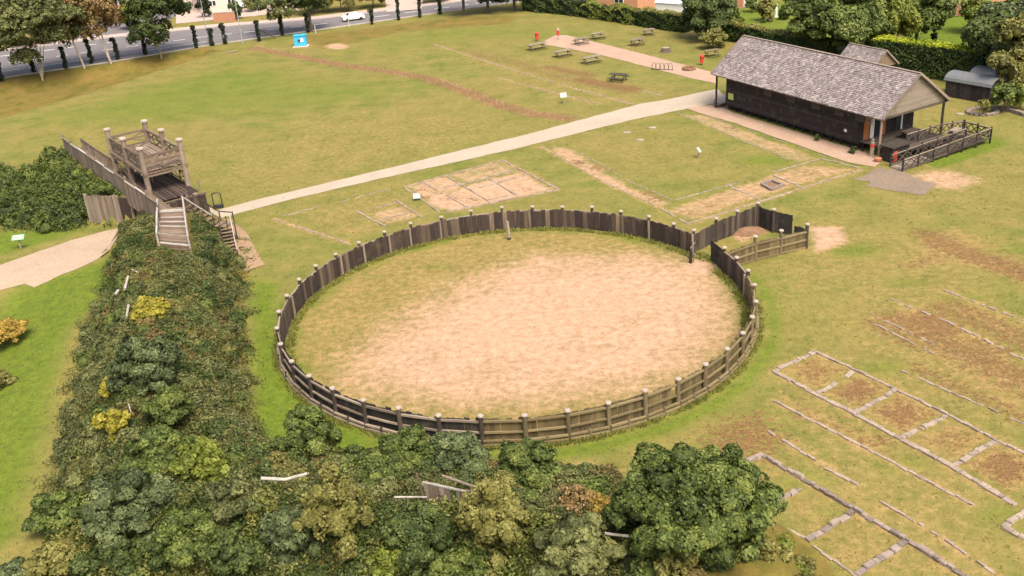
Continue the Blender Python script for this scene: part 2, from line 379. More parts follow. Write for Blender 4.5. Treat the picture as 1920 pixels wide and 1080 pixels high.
# worn tracks and soil
paint_line('brown', [(475, 90), (560, 106), (640, 122), (730, 134), (800, 147), (870, 170), (930, 195), (1000, 214), (1065, 222)], 2.6, 1.3, 1.0)
paint_line('dirt', [(475, 90), (560, 106), (640, 122), (730, 134), (800, 147), (870, 170), (930, 195), (1000, 214), (1065, 222)], 2.4, 1.2, .62)
paint_line('dirt', [(480, 85), (530, 98), (620, 115)], 1.3, 1.0, .6)
paint_line('dirt', [(830, 150), (900, 178), (950, 200), (1030, 218)], 1.0, .8, .75)
dab('dirt', 632, 87, 22, 6, .9, 1.2)
paint('dirt', [(1515, 425), (1580, 425), (1590, 455), (1530, 475)], 1.0, .95)
paint('dirt', [(1700, 325), (1780, 318), (1850, 335), (1800, 360), (1720, 350)], 1.6, .75)
paint('brown', [(1620, 330), (1680, 318), (1750, 345), (1720, 365), (1640, 350)], 1.2, .55)
paint('brown', [(1320, 800), (1420, 768), (1490, 830), (1430, 865), (1320, 850)], 2.2, .98)
for pts, wd, am in (([(880, 100), (960, 115), (1050, 145), (1110, 158), (1175, 172)], 3.0, .6), ([(1090, 150), (1185, 168)], 3.2, 1.0), ([(1030, 126), (1105, 142)], 2.6, .9), ([(820, 88), (900, 95)], 2.5, .35),
                    ([(1740, 440), (1790, 470), (1880, 495), (1930, 515)], 2.8, .85), ([(1700, 500), (1760, 480)], 1.5, .7), ([(1850, 420), (1900, 415)], 1.2, .5),
                    ([(1660, 600), (1740, 650), (1860, 710), (1930, 745)], 1.8, .65), ([(1740, 600), (1760, 615)], 3.2, 1.0), ([(1790, 570), (1860, 600), (1930, 635)], 1.8, .8), ([(1830, 640), (1880, 660)], 2.0, .8),
                    ([(1470, 735), (1560, 790), (1680, 840)], 1.5, .5)): paint_line('brown', pts, wd, 1.2, am)
for pts_, sf, am in (([(1640, 590), (1680, 560), (1930, 665), (1930, 800), (1760, 700)], 1.2, .8), ([(1720, 560), (1780, 545), (1930, 605), (1930, 660)], 1.2, .8), ([(1720, 440), (1790, 425), (1930, 480), (1930, 530), (1800, 500), (1690, 505)], 1.5, .9), ([(1455, 735), (1530, 765), (1640, 820), (1830, 935), (1830, 960), (1640, 865), (1455, 765)], .8, .9), ([(1395, 880), (1435, 862), (1700, 1020), (1810, 1085), (1600, 1085), (1500, 1010)], 1.0, .7)): paint('dry', pts_, sf, am)
for ln_ in ([(1450, 697), (1535, 743), (1690, 825), (1905, 948)], [(1451, 752), (1640, 850), (1825, 948)], [(1528, 661), (1680, 731), (1940, 860)], [(1440, 808), (1608, 910)], [(1650, 940), (1880, 1085)], [(1690, 570), (1780, 605), (1930, 680)], [(1635, 590), (1760, 650), (1930, 735)], [(1770, 545), (1930, 605)], [(1430, 855), (1815, 1085)], [(1050, 158), (1185, 195)], [(810, 82), (1050, 158)], [(930, 145), (1120, 195)], [(1015, 275), (1240, 392)], [(1290, 420), (1618, 317)], [(513, 411), (655, 457)], [(757, 351), (943, 301), (1048, 356), (835, 398)]): paint_line('dry', ln_, 1.0, .7, .95); paint_line('dirt', ln_, .55, .4, .5)
for ln_, w_ in (([(1680, 600), (1800, 655), (1930, 715)], 2.2), ([(1760, 575), (1930, 650)], 1.6), ([(1720, 690), (1930, 790)], 1.2), ([(1760, 455), (1930, 520)], 2.4), ([(1640, 605), (1720, 650)], 1.4)): paint_line('brown', ln_, w_*1.3, 1.3, .85)
cells = [[(1462, 693), (1525, 664), (1594, 692), (1533, 738)], [(1543, 735), (1605, 697), (1676, 729), (1607, 772)], [(1617, 772), (1682, 733), (1770, 778), (1695, 820)], [(1705, 822), (1786, 786), (1860, 822), (1790, 870)], [(1797, 872), (1868, 830), (1960, 870), (1900, 930)]]
for c_, am in zip(cells, (.75, 1.05, 1.0, .65, 1.05)):
    cx_, cy_ = np.mean(c_, 0); paint('dry', c_, .4, .9); paint('brown', [(cx_+(x-cx_)*.75, cy_+(y-cy_)*.75) for x, y in c_], .9, am)
paint('dirt', [(1680, 805), (1720, 800), (1750, 790), (1700, 825)], .6, .5)
for px, py, a, b in ((1510, 780, 25, 8), (1570, 800, 30, 10), (1640, 825, 40, 12)): dab('brown', px, py, a, b, .8, .8)
# headquarters cells
for c_, am in (([(762, 350), (830, 330), (870, 345), (820, 388)], .75), ([(835, 328), (935, 303), (975, 322), (880, 345)], .6), ([(880, 345), (975, 322), (1040, 356), (940, 378), (840, 398), (800, 380)], .85), ([(690, 400), (755, 385), (790, 405), (720, 425)], .6)): paint('dirt', c_, .7, am)
for px, py in ((790, 355), (850, 372), (920, 318), (885, 373), (990, 355), (720, 418), (795, 370)): dab('brown', px, py, 14, 4, .75, .7)
paint('dirt', [(1030, 270), (1075, 280), (1180, 350), (1260, 380), (1240, 390), (1130, 345), (1040, 290)], .9, .7)
for px, py in ((1085, 305), (1120, 315), (1215, 362), (1230, 372)): dab('brown', px, py, 18, 6, .85, .8)
paint('dirt', [(1250, 395), (1300, 375), (1500, 310), (1610, 315), (1400, 380), (1295, 415)], .9, .55)
paint('dry', [(1250, 395), (1300, 375), (1500, 310), (1610, 315), (1400, 380), (1295, 415)], .9, .9)
paint('dirt', [(1270, 215), (1330, 215), (1540, 298), (1490, 305), (1380, 260)], .9, .6)
for px, py in ((1330, 385), (1300, 400), (1520, 325), (1440, 348), (1370, 240), (1150, 320)): dab('brown', px, py, 18, 5, .6, .8)
paint('dirt', [(1370, 440), (1420, 425), (1440, 432), (1390, 455)], .8, .9); paint('brown', [(1370, 440), (1420, 425), (1440, 432), (1390, 455)], .6, .6)
# ditch and banks
paint('rough', DITCH, 2.0, 1.0, True)
paint('rough', [(560, 68), (860, 30), (980, 28), (960, 45), (760, 60), (600, 95)], 2.5, .75)
paint('rough', [(0, 590), (45, 590), (55, 660), (0, 720), (-100, 720)], 1.0, .6)
paint('dry', [(40, 690), (90, 640), (70, 760), (20, 860), (-40, 900)], 1.5, .7)
dm = dist_poly(X, Y, RAMP); attr['rough'] = np.maximum(attr['rough'], sst((6.5-dm)/1.5)*np.where(Y < 90, 1, 0))
paint_line('dry', [(1060, 880), (1150, 890)], 2.0, 1.2, .8); paint('dirt', [(1065, 880), (1140, 882), (1140, 890), (1070, 890)], .5, .8)
attr['lush'] = attr['lush']*(1-.8*np.clip(attr['dirt'], 0, 1))
me = bpy.data.meshes.new('ground'); ny, nx = X.shape
me.vertices.add(nx*ny); me.vertices.foreach_set('co', np.stack([X, Y, Z], -1).astype(np.float32).ravel())
idx = np.arange(nx*ny).reshape(ny, nx); q4 = np.stack([idx[:-1, :-1], idx[:-1, 1:], idx[1:, 1:], idx[1:, :-1]], -1).reshape(-1, 4)
me.loops.add(len(q4)*4); me.polygons.add(len(q4)); me.loops.foreach_set('vertex_index', q4.ravel().astype(np.int32))
me.polygons.foreach_set('loop_start', (np.arange(len(q4))*4).astype(np.int32)); me.polygons.foreach_set('loop_total', np.full(len(q4), 4, np.int32))
for k, a in attr.items():
    at = me.attributes.new(k, 'FLOAT', 'POINT'); at.data.foreach_set('value', a.astype(np.float32).ravel())
me.update(); me.validate(); me.shade_smooth()
def ground_mat():
    g = NG('grass_ground'); p = world_pos(g)
    n_l = g.noise(p, .055, 5, .55, .3); n_m = g.noise(p, .33, 5, .65); n_s = g.noise(p, 1.7, 5, .7); n_f = g.noise(p, 7.5, 3, .75)
    mp = g.n('Mapping'); mp.inputs['Rotation'].default_value = (0, 0, math.radians(35)); mp.inputs['Scale'].default_value = (.10, .7, 1); g.l(p, mp.inputs['Vector']); n_w = g.noise(mp.outputs[0], 1, 4)
    def A(k): return g.n('Attribute', attribute_name=k).outputs['Fac']
    c = g.ramp(n_m, [(.28, (.120, .142, .028)), (.5, (.172, .170, .042)), (.72, (.228, .192, .062))])
    dryf = g.maprange(g.mth('ADD', n_l, g.mth('MULTIPLY', n_w, .35)), .52, .86)
    dry2 = g.mth('MAXIMUM', g.mth('MULTIPLY', dryf, .45), g.maprange(g.mth('ADD', A('dry'), g.mth('MULTIPLY', g.mth('SUBTRACT', n_s, .5), 1.3)), .2, 1.0))
    c = g.mix(dry2, c, g.ramp(n_s, [(.3, (.205, .150, .050)), (.6, (.285, .205, .078)), (.8, (.335, .25, .11))]))
    rf = g.maprange(g.mth('ADD', A('rough'), g.mth('MULTIPLY', g.mth('SUBTRACT', n_m, .5), .6)), .25, .75)
    c = g.mix(rf, c, g.ramp(n_m, [(.32, (.115, .105, .022)), (.5, (.17, .135, .032)), (.7, (.215, .14, .05))]))
    lf = g.maprange(g.mth('ADD', A('lush'), g.mth('MULTIPLY', g.mth('SUBTRACT', n_s, .5), .7)), .2, .9)
    c = g.mix(g.mth('MULTIPLY', lf, .9), c, g.ramp(n_s, [(.3, (.072, .13, .009)), (.7, (.135, .185, .018))]))
    df = g.maprange(g.mth('ADD', A('dirt'), g.mth('MULTIPLY', g.mth('SUBTRACT', g.mth('ADD', g.mth('MULTIPLY', n_m, .6), g.mth('MULTIPLY', n_s, .5)), .55), .9)), .2, .95)
    c = g.mix(g.mth('MULTIPLY', df, .95), c, g.ramp(n_s, [(.25, (.375, .228, .142)), (.5, (.445, .285, .190)), (.78, (.51, .350, .252))]))
    n_b = g.noise(p, 2.6, 4, .75); bf = g.maprange(g.mth('ADD', A('brown'), g.mth('MULTIPLY', g.mth('SUBTRACT', n_b, .5), 3.6)), .42, .85)
    c = g.mix(g.mth('MULTIPLY', bf, .85), c, g.ramp(n_f, [(.3, (.10, .052, .022)), (.55, (.19, .105, .048)), (.75, (.29, .175, .09))]))
    fine = g.ramp(n_f, [(.25, (.60, .62, .56)), (.5, (1, 1, 1)), (.75, (1.25, 1.2, 1.14))]); c = g.mix(.85, c, fine, 'MULTIPLY')
    mid = g.ramp(n_s, [(.25, (.74, .78, .74)), (.55, (1, 1, 1)), (.8, (1.15, 1.12, 1.05))]); c = g.mix(.8, c, mid, 'MULTIPLY')
    c = g.mix(.4, c, g.ramp(n_m, [(.3, (.80, .84, .80)), (.5, (1, 1, 1)), (.7, (1.14, 1.08, 1.04))]), 'MULTIPLY')
    g.col(c); g.rough(.95); g.b.inputs['Specular IOR Level'].default_value = .15
    h = g.mth('ADD', g.mth('MULTIPLY', n_s, .6), g.mth('MULTIPLY', n_f, .4)); g.bump(h, .55, .12); return g.m
me.materials.append(ground_mat())
gro = bpy.data.objects.new('ground', me); COL.objects.link(gro); tag(gro, 'mown and worn grass field of the fort', kind='structure')

def drape(name, poly, mat, dz=.03, step=1.2, jit=.12, kind='structure', parent=None, hole=None):
    """surface sheet that follows the ground inside an outline (world xy)"""
    P = []
    n = len(poly)
    for i in range(n):
        a = np.array(poly[i]); b = np.array(poly[(i+1) % n]); L = np.hypot(*(b-a)); k = max(1, int(L/step))
        for j in range(k):
            q = a+(b-a)*j/k
            if j: q = q+rng.normal(0, jit, 2)
            P.append(q)
    P = np.array(P); m = len(P); x0, y0 = P.min(0); x1, y1 = P.max(0)
    XX, YY = np.meshgrid(np.arange(x0, x1, step), np.arange(y0, y1, step)); s = sdf(XX, YY, P) > step*.45
    pts = [Vector(q) for q in P]+[Vector((a, b)) for a, b in zip(XX[s], YY[s])]
    res = delaunay_2d_cdt(pts, [], [list(range(m))], 1, 1e-5)
    vv = np.array([list(q) for q in res[0]]); zz = Hmap(vv[:, 0], vv[:, 1])+dz
    me = bpy.data.meshes.new(name); me.from_pydata([(a, b, c) for (a, b), c in zip(vv, zz)], [], [list(q) for q in res[2]]); me.materials.append(MATS[mat])
    bm = bmesh.new(); bm.from_mesh(me); bmesh.ops.recalc_face_normals(bm, faces=bm.faces)
    if sum(f.normal.z for f in bm.faces) < 0: bmesh.ops.reverse_faces(bm, faces=bm.faces)
    bm.to_mesh(me); bm.free()
    o = bpy.data.objects.new(name, me); COL.objects.link(o)
    if kind: o['kind'] = kind
    return o
def gpx(l): return [tuple(G(x, y)[:2]) for x, y in l]
drape('gravel_path', gpx([(405, 412), (520, 381), (640, 352), (800, 316), (960, 281), (1080, 251), (1180, 226), (1290, 204), (1345, 193), (1368, 207), (1372, 190), (1345, 167), (1250, 187), (1200, 195), (1130, 214), (1000, 249), (800, 298), (640, 337), (480, 375), (420, 391), (404, 396), (362, 366), (345, 372), (355, 395), (385, 410)]), 'gravel_pale', .03, jit=.06)
drape('gate_track', gpx([(-420, 612), (-60, 512), (0, 498), (50, 480), (130, 452), (200, 433), (235, 427)])+[UV(-96.6, 24.5), UV(-96.4, 31), UV(-92.3, 31), UV(-92.3, 24.5)]+gpx([(262, 446), (235, 467), (140, 505), (62, 532), (45, 528), (0, 538), (-60, 550), (-420, 668)]), 'gravel_track', .035, jit=.15)
drape('sand_path', gpx([(402, 414), (436, 412), (468, 445), (497, 497), (458, 511), (440, 480), (430, 440), (410, 424)]), 'sand_path', .042, jit=.08)
drape('paved_walk', gpx([(1285, 203), (1310, 212), (1380, 232), (1500, 274), (1590, 305), (1640, 314), (1660, 298), (1600, 280), (1376, 212), (1345, 196)]), 'pink_paving', .05, jit=.05)
drape('picnic_walk', gpx([(1012, 82), (1040, 67), (1062, 66), (1200, 100), (1345, 138), (1345, 158), (1300, 148), (1235, 131), (1120, 102)]), 'pink_paving', .04, jit=.06)
drape('trodden_patch', gpx([(1600, 336), (1655, 314), (1760, 345), (1735, 366), (1640, 352)]), 'stain_grey', .03, step=.7, jit=.3)

# ------------------------------------------------------------------ shared pieces of timber
_var = {}
def plank_mesh(mat, k):
    key = ('plank', mat, k)
    if key not in _var:
        r = random.Random(k*7+1); v = []; nz = 3
        for iz in range(nz):
            z = iz/(nz-1); o = (r.random()-.5)*.10; t = 1-.06*r.random()
            for x, y in ((-.5, -.5), (.5, -.5), (.5, .5), (-.5, .5)):
                zz = z if iz < nz-1 else 1+(r.random()-.5)*.07
                v.append((x*t+o, y, zz))
        f = [[3, 2, 1, 0], [8, 9, 10, 11]]
        for iz in range(nz-1):
            for i in range(4):
                j = (i+1) % 4; f.append([iz*4+i, iz*4+j, iz*4+4+j, iz*4+4+i])
        me = bpy.data.meshes.new('plank'); me.from_pydata(v, [], f); me.materials.append(MATS[mat]); _var[key] = me
    return _var[key]
def beam_mesh(mat, k):
    key = ('beam', mat, k)
    if key not in _var:
        r = random.Random(k*11+3); v = []; n = 5
        for i in range(n):
            x = i/(n-1); oy = (r.random()-.5)*.18; oz = (r.random()-.5)*.22; s = 1-.14*r.random()
            for y, z in ((-.5, -.5), (.5, -.5), (.5, .5), (-.5, .5)): v.append((x, y*s+oy, z*s+oz))
        f = [[0, 1, 2, 3][::-1], [n*4-4+i for i in range(4)]]
        for i in range(n-1):
            for a in range(4):
                b = (a+1) % 4; f.append([i*4+a, i*4+b, i*4+4+b, i*4+4+a])
        me = bpy.data.meshes.new('beam'); me.from_pydata(v, [], f)
        bm = bmesh.new(); bm.from_mesh(me); bmesh.ops.recalc_face_normals(bm, faces=bm.faces); bm.to_mesh(me); bm.free()
        me.materials.append(MATS[mat]); _var[key] = me
    return _var[key]
def pole_mesh(mat, k):
    key = ('pole', mat, k)
    if key not in _var:
        r = random.Random(k*5+2); v = []; n = 9; rings = [(1.0, 0), (1.0, .35), (.94, .7), (.92, 1.0)]
        for s, z in rings:
            for i in range(n):
                t = 2*math.pi*i/n; q = s*(1+(r.random()-.5)*.14); v.append((q*math.cos(t), q*math.sin(t), z))
        f = [list(range(n))[::-1], [n*3+i for i in range(n)]]
        for a in range(3):
            for i in range(n):
                j = (i+1) % n; f.append([a*n+i, a*n+j, a*n+n+j, a*n+n+i])
        me = bpy.data.meshes.new('pole'); me.from_pydata(v, [], f); me.materials.append(MATS[mat]); _var[key] = me
    return _var[key]
def cap_mesh(mat):
    key = ('cap', mat)
    if key not in _var:
        mb = MB(); mb.lathe((0, 0, 0), [(.70, -.35), (.78, -.05), (1.0, 0), (1.0, .45), (.86, .72), (.30, .85)], 10)
        o = mb.build('cap', MATS[mat]); _var[key] = o.data; bpy.data.objects.remove(o)
    return _var[key]
RK = random.Random(21)
def plank(par, x, y, z, wd, th, h, rz, mat, name='plank', tilt=0): return link(name, plank_mesh(mat, RK.randrange(6)), par, (x, y, z), (0, tilt, rz), (wd, th, h))
def beam(par, a, b, wd, h, mat, name='beam'):
    a, b = Vector(a), Vector(b); d = b-a; q = d.to_track_quat('X', 'Z')
    return link(name, beam_mesh(mat, RK.randrange(6)), par, a, q.to_euler(), (d.length, wd, h))
def pole(par, x, y, z, r, h, mat, name='post', lean=(0, 0)): return link(name, pole_mesh(mat, RK.randrange(5)), par, (x, y, z), (lean[0], lean[1], RK.random()*6), (r, r, h))
def capped_post(par, x, y, z, r, h, mat, cap='cap_pale', cr=.19, ch=.15):
    """post of real height with a pale cap on it (cap is a sub-part)"""
    v = MB(); n = 9; pts = [(x, y, z), (x+RK.uniform(-.02, .02), y+RK.uniform(-.02, .02), z+h*.5), (x, y, z+h-ch*.5)]
    v.tube(pts, [r, r*.97, r*.93], n); o = v.build('post', MATS[mat], par)
    c = bpy.data.objects.new('cap', cap_mesh(cap)); COL.objects.link(c); c.parent = o; c.location = Vector((x, y, z+h-ch*.55))-wloc(par); c.scale = (cr, cr, ch); c.rotation_euler = (RK.uniform(-.06, .06), RK.uniform(-.06, .06), RK.random())
    return o

# ------------------------------------------------------------------ round training ring
caps = [(1301, 432), (1259, 420), (1212, 408), (1162, 397), (1109, 390), (1054, 387), (998, 387), (941, 391), (883, 397), (828, 407), (773, 422), (723, 436), (673, 454), (632, 476), (593, 499), (565, 525), (541, 553), (525, 584), (521, 613), (529, 644), (551, 675), (585, 702), (628, 727), (685, 748), (750, 764), (824, 773), (902, 777), (983, 774), (1062, 764), (1138, 751), (1208, 733), (1269, 708), (1319, 681), (1361, 653), (1391, 622), (1408, 592), (1413, 564), (1411, 534), (1396, 508), (1379, 482), (1364, 462)]
th = []
for x, y in caps:
    q = G(x, y, 2.0); a = math.atan2(q.y-GC[1], q.x-GC[0])
    if th:
        while a < th[-1]-1e-3 - .02: a += 2*math.pi
    th.append(a)
ring = thing('ring_fence', 'circular weathered plank fence with pale capped posts round the bare dirt arena', 'fence', (GC[0], GC[1], 0))
def rp(a, r, z=0): return (GC[0]+r*math.cos(a), GC[1]+r*math.sin(a), z)
def zone(a):                              # which timber a stretch has: stained dark, blackened or mossy
    a = a % (2*math.pi); deg = math.degrees(a)
    if 262 < deg < 362: return 'moss'
    if 188 < deg <= 262: return 'black'
    return 'dark'
PM = {'moss': ('timber_moss', 'post_moss', 'rail_moss'), 'black': ('timber_black', 'post_dark', 'rail_grey'), 'dark': ('timber_dark', 'post_dark', 'rail_grey')}
for a in th:
    pm = PM[zone(a)][1]; capped_post(ring, *rp(a, GR+.17), .135*RK.uniform(.9, 1.15), 2.06+RK.uniform(-.09, .07), pm)
    if zone(a) == 'dark' and RK.random() < .55:
        q = rp(a+.004*RK.choice((-3, 4)), GR-.14); pole(ring, q[0], q[1], 0, .10, 1.72+RK.random()*.1, RK.choice(('rail_grey', 'post_dark', 'palisade')), 'inner_post')
for a0, a1 in zip(th[:-1], th[1:]):
    n = 7; zn = zone((a0+a1)/2)
    for i in range(n):
        if (zn != 'dark') and i == n-1 and RK.random() < .06: continue
        a = a0+(a1-a0)*(i+.5)/n; m = PM[zn][0]
        if zn == 'dark' and (math.degrees(a) % 360) > 320: m = 'timber_black'
        wd = GR*(a1-a0)/n*1.02; x, y, _ = rp(a, GR-.05+RK.uniform(-.015, .015))
        plank(ring, x, y, .02, wd, .05, 1.66+RK.uniform(-.12, .09), a+math.pi/2, m, tilt=RK.uniform(-.015, .015))
    rm = PM[zn][2]; r = GR+.14
    beam(ring, rp(a0, r, 1.60), rp(a1, r, 1.60), .12, .14, rm, 'top_rail')
    beam(ring, rp(a0, r, .86), rp(a1, r, .86), .12, .13, rm, 'middle_rail')
    r = GR+.34
    beam(ring, rp(a0+.004, r, .40), rp(a1-.004, r, .40), .15, .13, rm, 'low_rail')
    beam(ring, rp(a0+.004, r+.05, .12), rp(a1-.004, r+.05, .12), .18, .16, rm, 'base_log')
    am = (a0+a1)/2; q = rp(am, r+.03); pole(ring, q[0], q[1], 0, .075, .58, PM[zn][1], 'stub_post')
# pen beside the ring entrance
pen = thing('holding_pen', 'small square plank pen joined to the arena entrance, dark inside', 'pen', G(1440, 450))
PP = [G(x, y, 2.0) for x, y in ((1301, 432), (1343, 411), (1383, 397), (1421, 382), (1451, 394), (1487, 401), (1514, 422), (1465, 434), (1416, 445), (1364, 463))]
for i, q in enumerate(PP):
    if i in (0, 5, 9): continue
    capped_post(pen, q.x, q.y, 0, .15, 2.12, 'post_moss' if i in (7, 8) else 'post_dark', cr=.2)
def plank_run(par, a, b, h, mats, inset=0, wd=.36, rails=None, z0=.02, railmat='rail_moss'):
    a, b = Vector((a[0], a[1], 0)), Vector((b[0], b[1], 0)); d = b-a; L = d.length; n = max(1, round(L/wd)); rz = math.atan2(d.y, d.x); nn = Vector((-d.y, d.x, 0)).normalized()
    for i in range(n):
        q = a+d*(i+.5)/n+nn*inset; plank(par, q.x, q.y, z0, L/n*1.02, .05, h+RK.uniform(-.06, .05), rz, RK.choice(mats), tilt=RK.uniform(-.012, .012))
    if rails:
        for z in rails: beam(par, a-nn*.05+nn*inset+Vector((0, 0, z)), b-nn*.05+nn*inset+Vector((0, 0, z)), .11, .13, railmat, 'rail')
DK = ['timber_dark', 'timber_black', 'timber_black', 'post_dark']
plank_run(pen, PP[0], PP[1], 1.62, ['post_dark', 'timber_dark']); plank_run(pen, PP[1], PP[2], 1.75, ['post_dark', 'timber_dark']); plank_run(pen, PP[2], PP[3], 1.8, ['post_dark', 'timber_dark'])
plank_run(pen, PP[3], PP[4], 1.8, ['timber_black']); 
plank_run(pen, PP[9], PP[8], 1.55, ['timber_moss'], .0, .36, (1.42, .75, .1)); plank_run(pen, PP[8], PP[7], 1.55, ['timber_moss'], 0, .36, (1.42, .75, .1)); plank_run(pen, PP[7], PP[6], 1.55, ['timber_moss'], 0, .36, (1.42, .75, .1))
e = PP[6]; plank_run(pen, e, e+Vector((-.75, .95, 0)), 1.6, ['timber_black'])
def leaf_gate(name, label, hinge, end, h, mat, fm):
    t = thing(name, label, 'gate', (hinge[0], hinge[1], 0)); a = Vector((hinge[0], hinge[1], 0)); b = Vector((end[0], end[1], 0)); d = b-a; n = max(3, round(d.length/.3)); rz = math.atan2(d.y, d.x); nn = Vector((-d.y, d.x, 0)).normalized()
    for i in range(n):
        q = a+d*(i+.5)/n; plank(t, q.x, q.y, .1, d.length/n*.99, .05, h-.1, rz, mat)
    for z in (.4, h-.35): beam(t, a+nn*.05+Vector((0, 0, z)), b+nn*.05+Vector((0, 0, z)), .06, .14, fm, 'crossbar')
    beam(t, a+nn*.06+Vector((0, 0, .4)), b+nn*.06+Vector((0, 0, h-.35)), .05, .12, fm, 'diagonal_brace')
    return t
leaf_gate('pen_gate', 'dark plank gate standing open at the back of the pen', PP[4]+Vector((.1, -.1, 0)), PP[5], 1.85, 'timber_black', 'post_dark')
g0 = G(1352, 505); leaf_gate('arena_gate', 'black plank gate leaf swung open inside the arena entrance', PP[9]+Vector((-.35, -.1, 0)), G(1333, 489), 1.75, 'board_black', 'timber_black')
# carved entrance post
t = thing('entrance_post', 'crooked dark timber post with bent pale brace at the arena entrance', 'post', G(1295, 493)); q = G(1295, 493)
MB().tube([q, q+Vector((.03, 0, .9)), q+Vector((0, .02, 1.9))], [.13, .12, .11], 9).build('trunk', MATS['timber_black'], t)
MB().tube([q+Vector((.25, .1, .1)), q+Vector((.34, .1, .6)), q+Vector((.1, .0, 1.0)), q+Vector((-.02, -.1, 1.35)), q+Vector((.35, -.05, 1.8))], [.05, .06, .06, .06, .05], 7).build('bent_brace', MATS['rail_grey'], t)
q = G(955, 449); t = thing('arena_stake', 'pale lone wooden stake standing inside the arena near its back fence', 'post', q)
MB().tube([q, q+Vector((-.02, 0, .7)), q+Vector((-.06, 0, 1.7))], [.15, .14, .12], 9).build('stake', MATS['palisade'] if False else MATS['bark_pale'], t)
MB().tube([q+Vector((0, 0, 0)), q+Vector((0, 0, .22))], [.17, .16], 9).build('dark_foot', MATS['timber_black'], t)  # low darker sleeve round the foot of the stake

# ------------------------------------------------------------------ gate tower and rampart walk
gt = thing('gate_tower', 'grey weathered timber gate tower with balustraded platform above the rampart walk', 'tower', (*UV(-99.8, 28.2), 0))
u0, u1, v0, v1 = -104.7, -94.9, 26.35, 30.15; um = (u0+u1)/2; TOP = 7.6
def P3(u, v, z): q = UV(u, v); return Vector((q[0], q[1], z))
for u in (u0, um, u1):
    for v in (v0, v1):
        q = UV(u, v); zb = max(0, H(*q)-.3); capped_post(gt, q[0], q[1], zb, .27, TOP-zb, 'timber_greyv', 'cap_pale', .36, .26)
FL = 5.3                                    # tower platform
for v in np.linspace(v0-.1, v1+.1, 12)[:-1]:
    beam(gt, P3(u0-.2, v+.16, FL), P3(u1+.2, v+.16, FL), .33, .07, 'palisade', 'floor_board')
for v in (v0-.12, v1+.12): beam(gt, P3(u0-.4, v, FL-.2), P3(u1+.4, v, FL-.2), .22, .28, 'timber_grey', 'floor_beam')
for u in np.linspace(u0, u1, 6): beam(gt, P3(u, v0-.4, FL-.28), P3(u, v1+.4, FL-.28), .18, .2, 'timber_grey', 'joist')
def balustrade(par, a, b, h, mat='timber_grey', xs=2, solid=False, top=(.16, .12), fill=None, bw=1.0):
    """top and bottom rail with crossed braces between a and b (3D points on the floor)"""
    a, b = Vector(a), Vector(b); up = Vector((0, 0, 1))
    beam(par, a+up*h, b+up*h, *top, mat, 'handrail'); beam(par, a+up*.15, b+up*.15, .08, .12, mat, 'bottom_rail')
    for k in range(xs):
        p, q = a.lerp(b, k/xs), a.lerp(b, (k+1)/xs)
        beam(par, p+up*.18, q+up*(h-.06), .06*bw, .09*bw, mat, 'brace'); beam(par, q+up*.18, p+up*(h-.06), .06*bw, .09*bw, mat, 'brace')
        if solid: beam(par, p+up*h*.55, q+up*h*.55, .05, h*.42, fill or mat, 'panel_board')
for v in (v0, v1):
    for ua, ub in ((u0, um), (um, u1)): balustrade(gt, P3(ua, v, FL), P3(ub, v, FL), 1.35, xs=2, solid=(v == v0), top=(.26, .2), bw=1.6)
balustrade(gt, P3(u1, v0, FL), P3(u1, v1, FL), 1.35, xs=2, solid=True, top=(.26, .2), bw=1.6); balustrade(gt, P3(u0, v0, FL), P3(u0, v1, FL), 1.35, xs=1, top=(.26, .2), bw=1.6)
for u, v, s in ((u0, v0, 1), (um, v0, 1), (um, v0, -1), (u1, v0, -1), (u0, v1, 1), (um, v1, 1), (um, v1, -1), (u1, v1, -1)):
    beam(gt, P3(u, v, 3.9), P3(u+s*1.2, v, FL-.3), .14, .16, 'timber_grey', 'knee_brace')
for v in (v0, v1):
    for ua, ub in ((u0, um), (um, u1)):
        beam(gt, P3(ua, v, FL+.75), P3(ub, v, FL+.75), .1, .16, 'timber_grey', 'middle_rail'); beam(gt, P3(ua, v, FL-.55), P3(ub, v, FL-.55), .16, .2, 'timber_grey', 'girt')
    beam(gt, P3(u0, v, 3.1), P3(um, v, FL-.6), .12, .15, 'timber_grey', 'cross_brace'); beam(gt, P3(um, v, 3.1), P3(u0, v, FL-.6), .12, .15, 'timber_grey', 'cross_brace')
for u in (u0, u1): beam(gt, P3(u, v0, FL+.75), P3(u, v1, FL+.75), .1, .16, 'timber_grey', 'middle_rail'); beam(gt, P3(u, v0, FL-.55), P3(u, v1, FL-.55), .16, .2, 'timber_grey', 'girt')
for u in (um-2, um+2.2): beam(gt, P3(u, v0+.6, FL), P3(u+.4, v1-.5, FL+1.2), .12, .16, 'timber_grey', 'inner_prop')
# ladder to platform and inner trestle
lp0, lp1 = P3(um+1.2, v0+1.2, 2.95), P3(um-.6, v0+1.9, 6.2)
lad = thing('ladder', 'steep grey ladder rising through the gate tower platform', 'ladder', lp0); off = Vector((.25, .35, 0))
for s in (-1, 1): beam(lad, lp0+off*s, lp1+off*s, .08, .1, 'timber_greyv', 'side_rail')
for k in range(9): q = lp0.lerp(lp1, (k+.7)/9.5); beam(lad, q-off, q+off, .07, .06, 'timber_grey', 'rung')
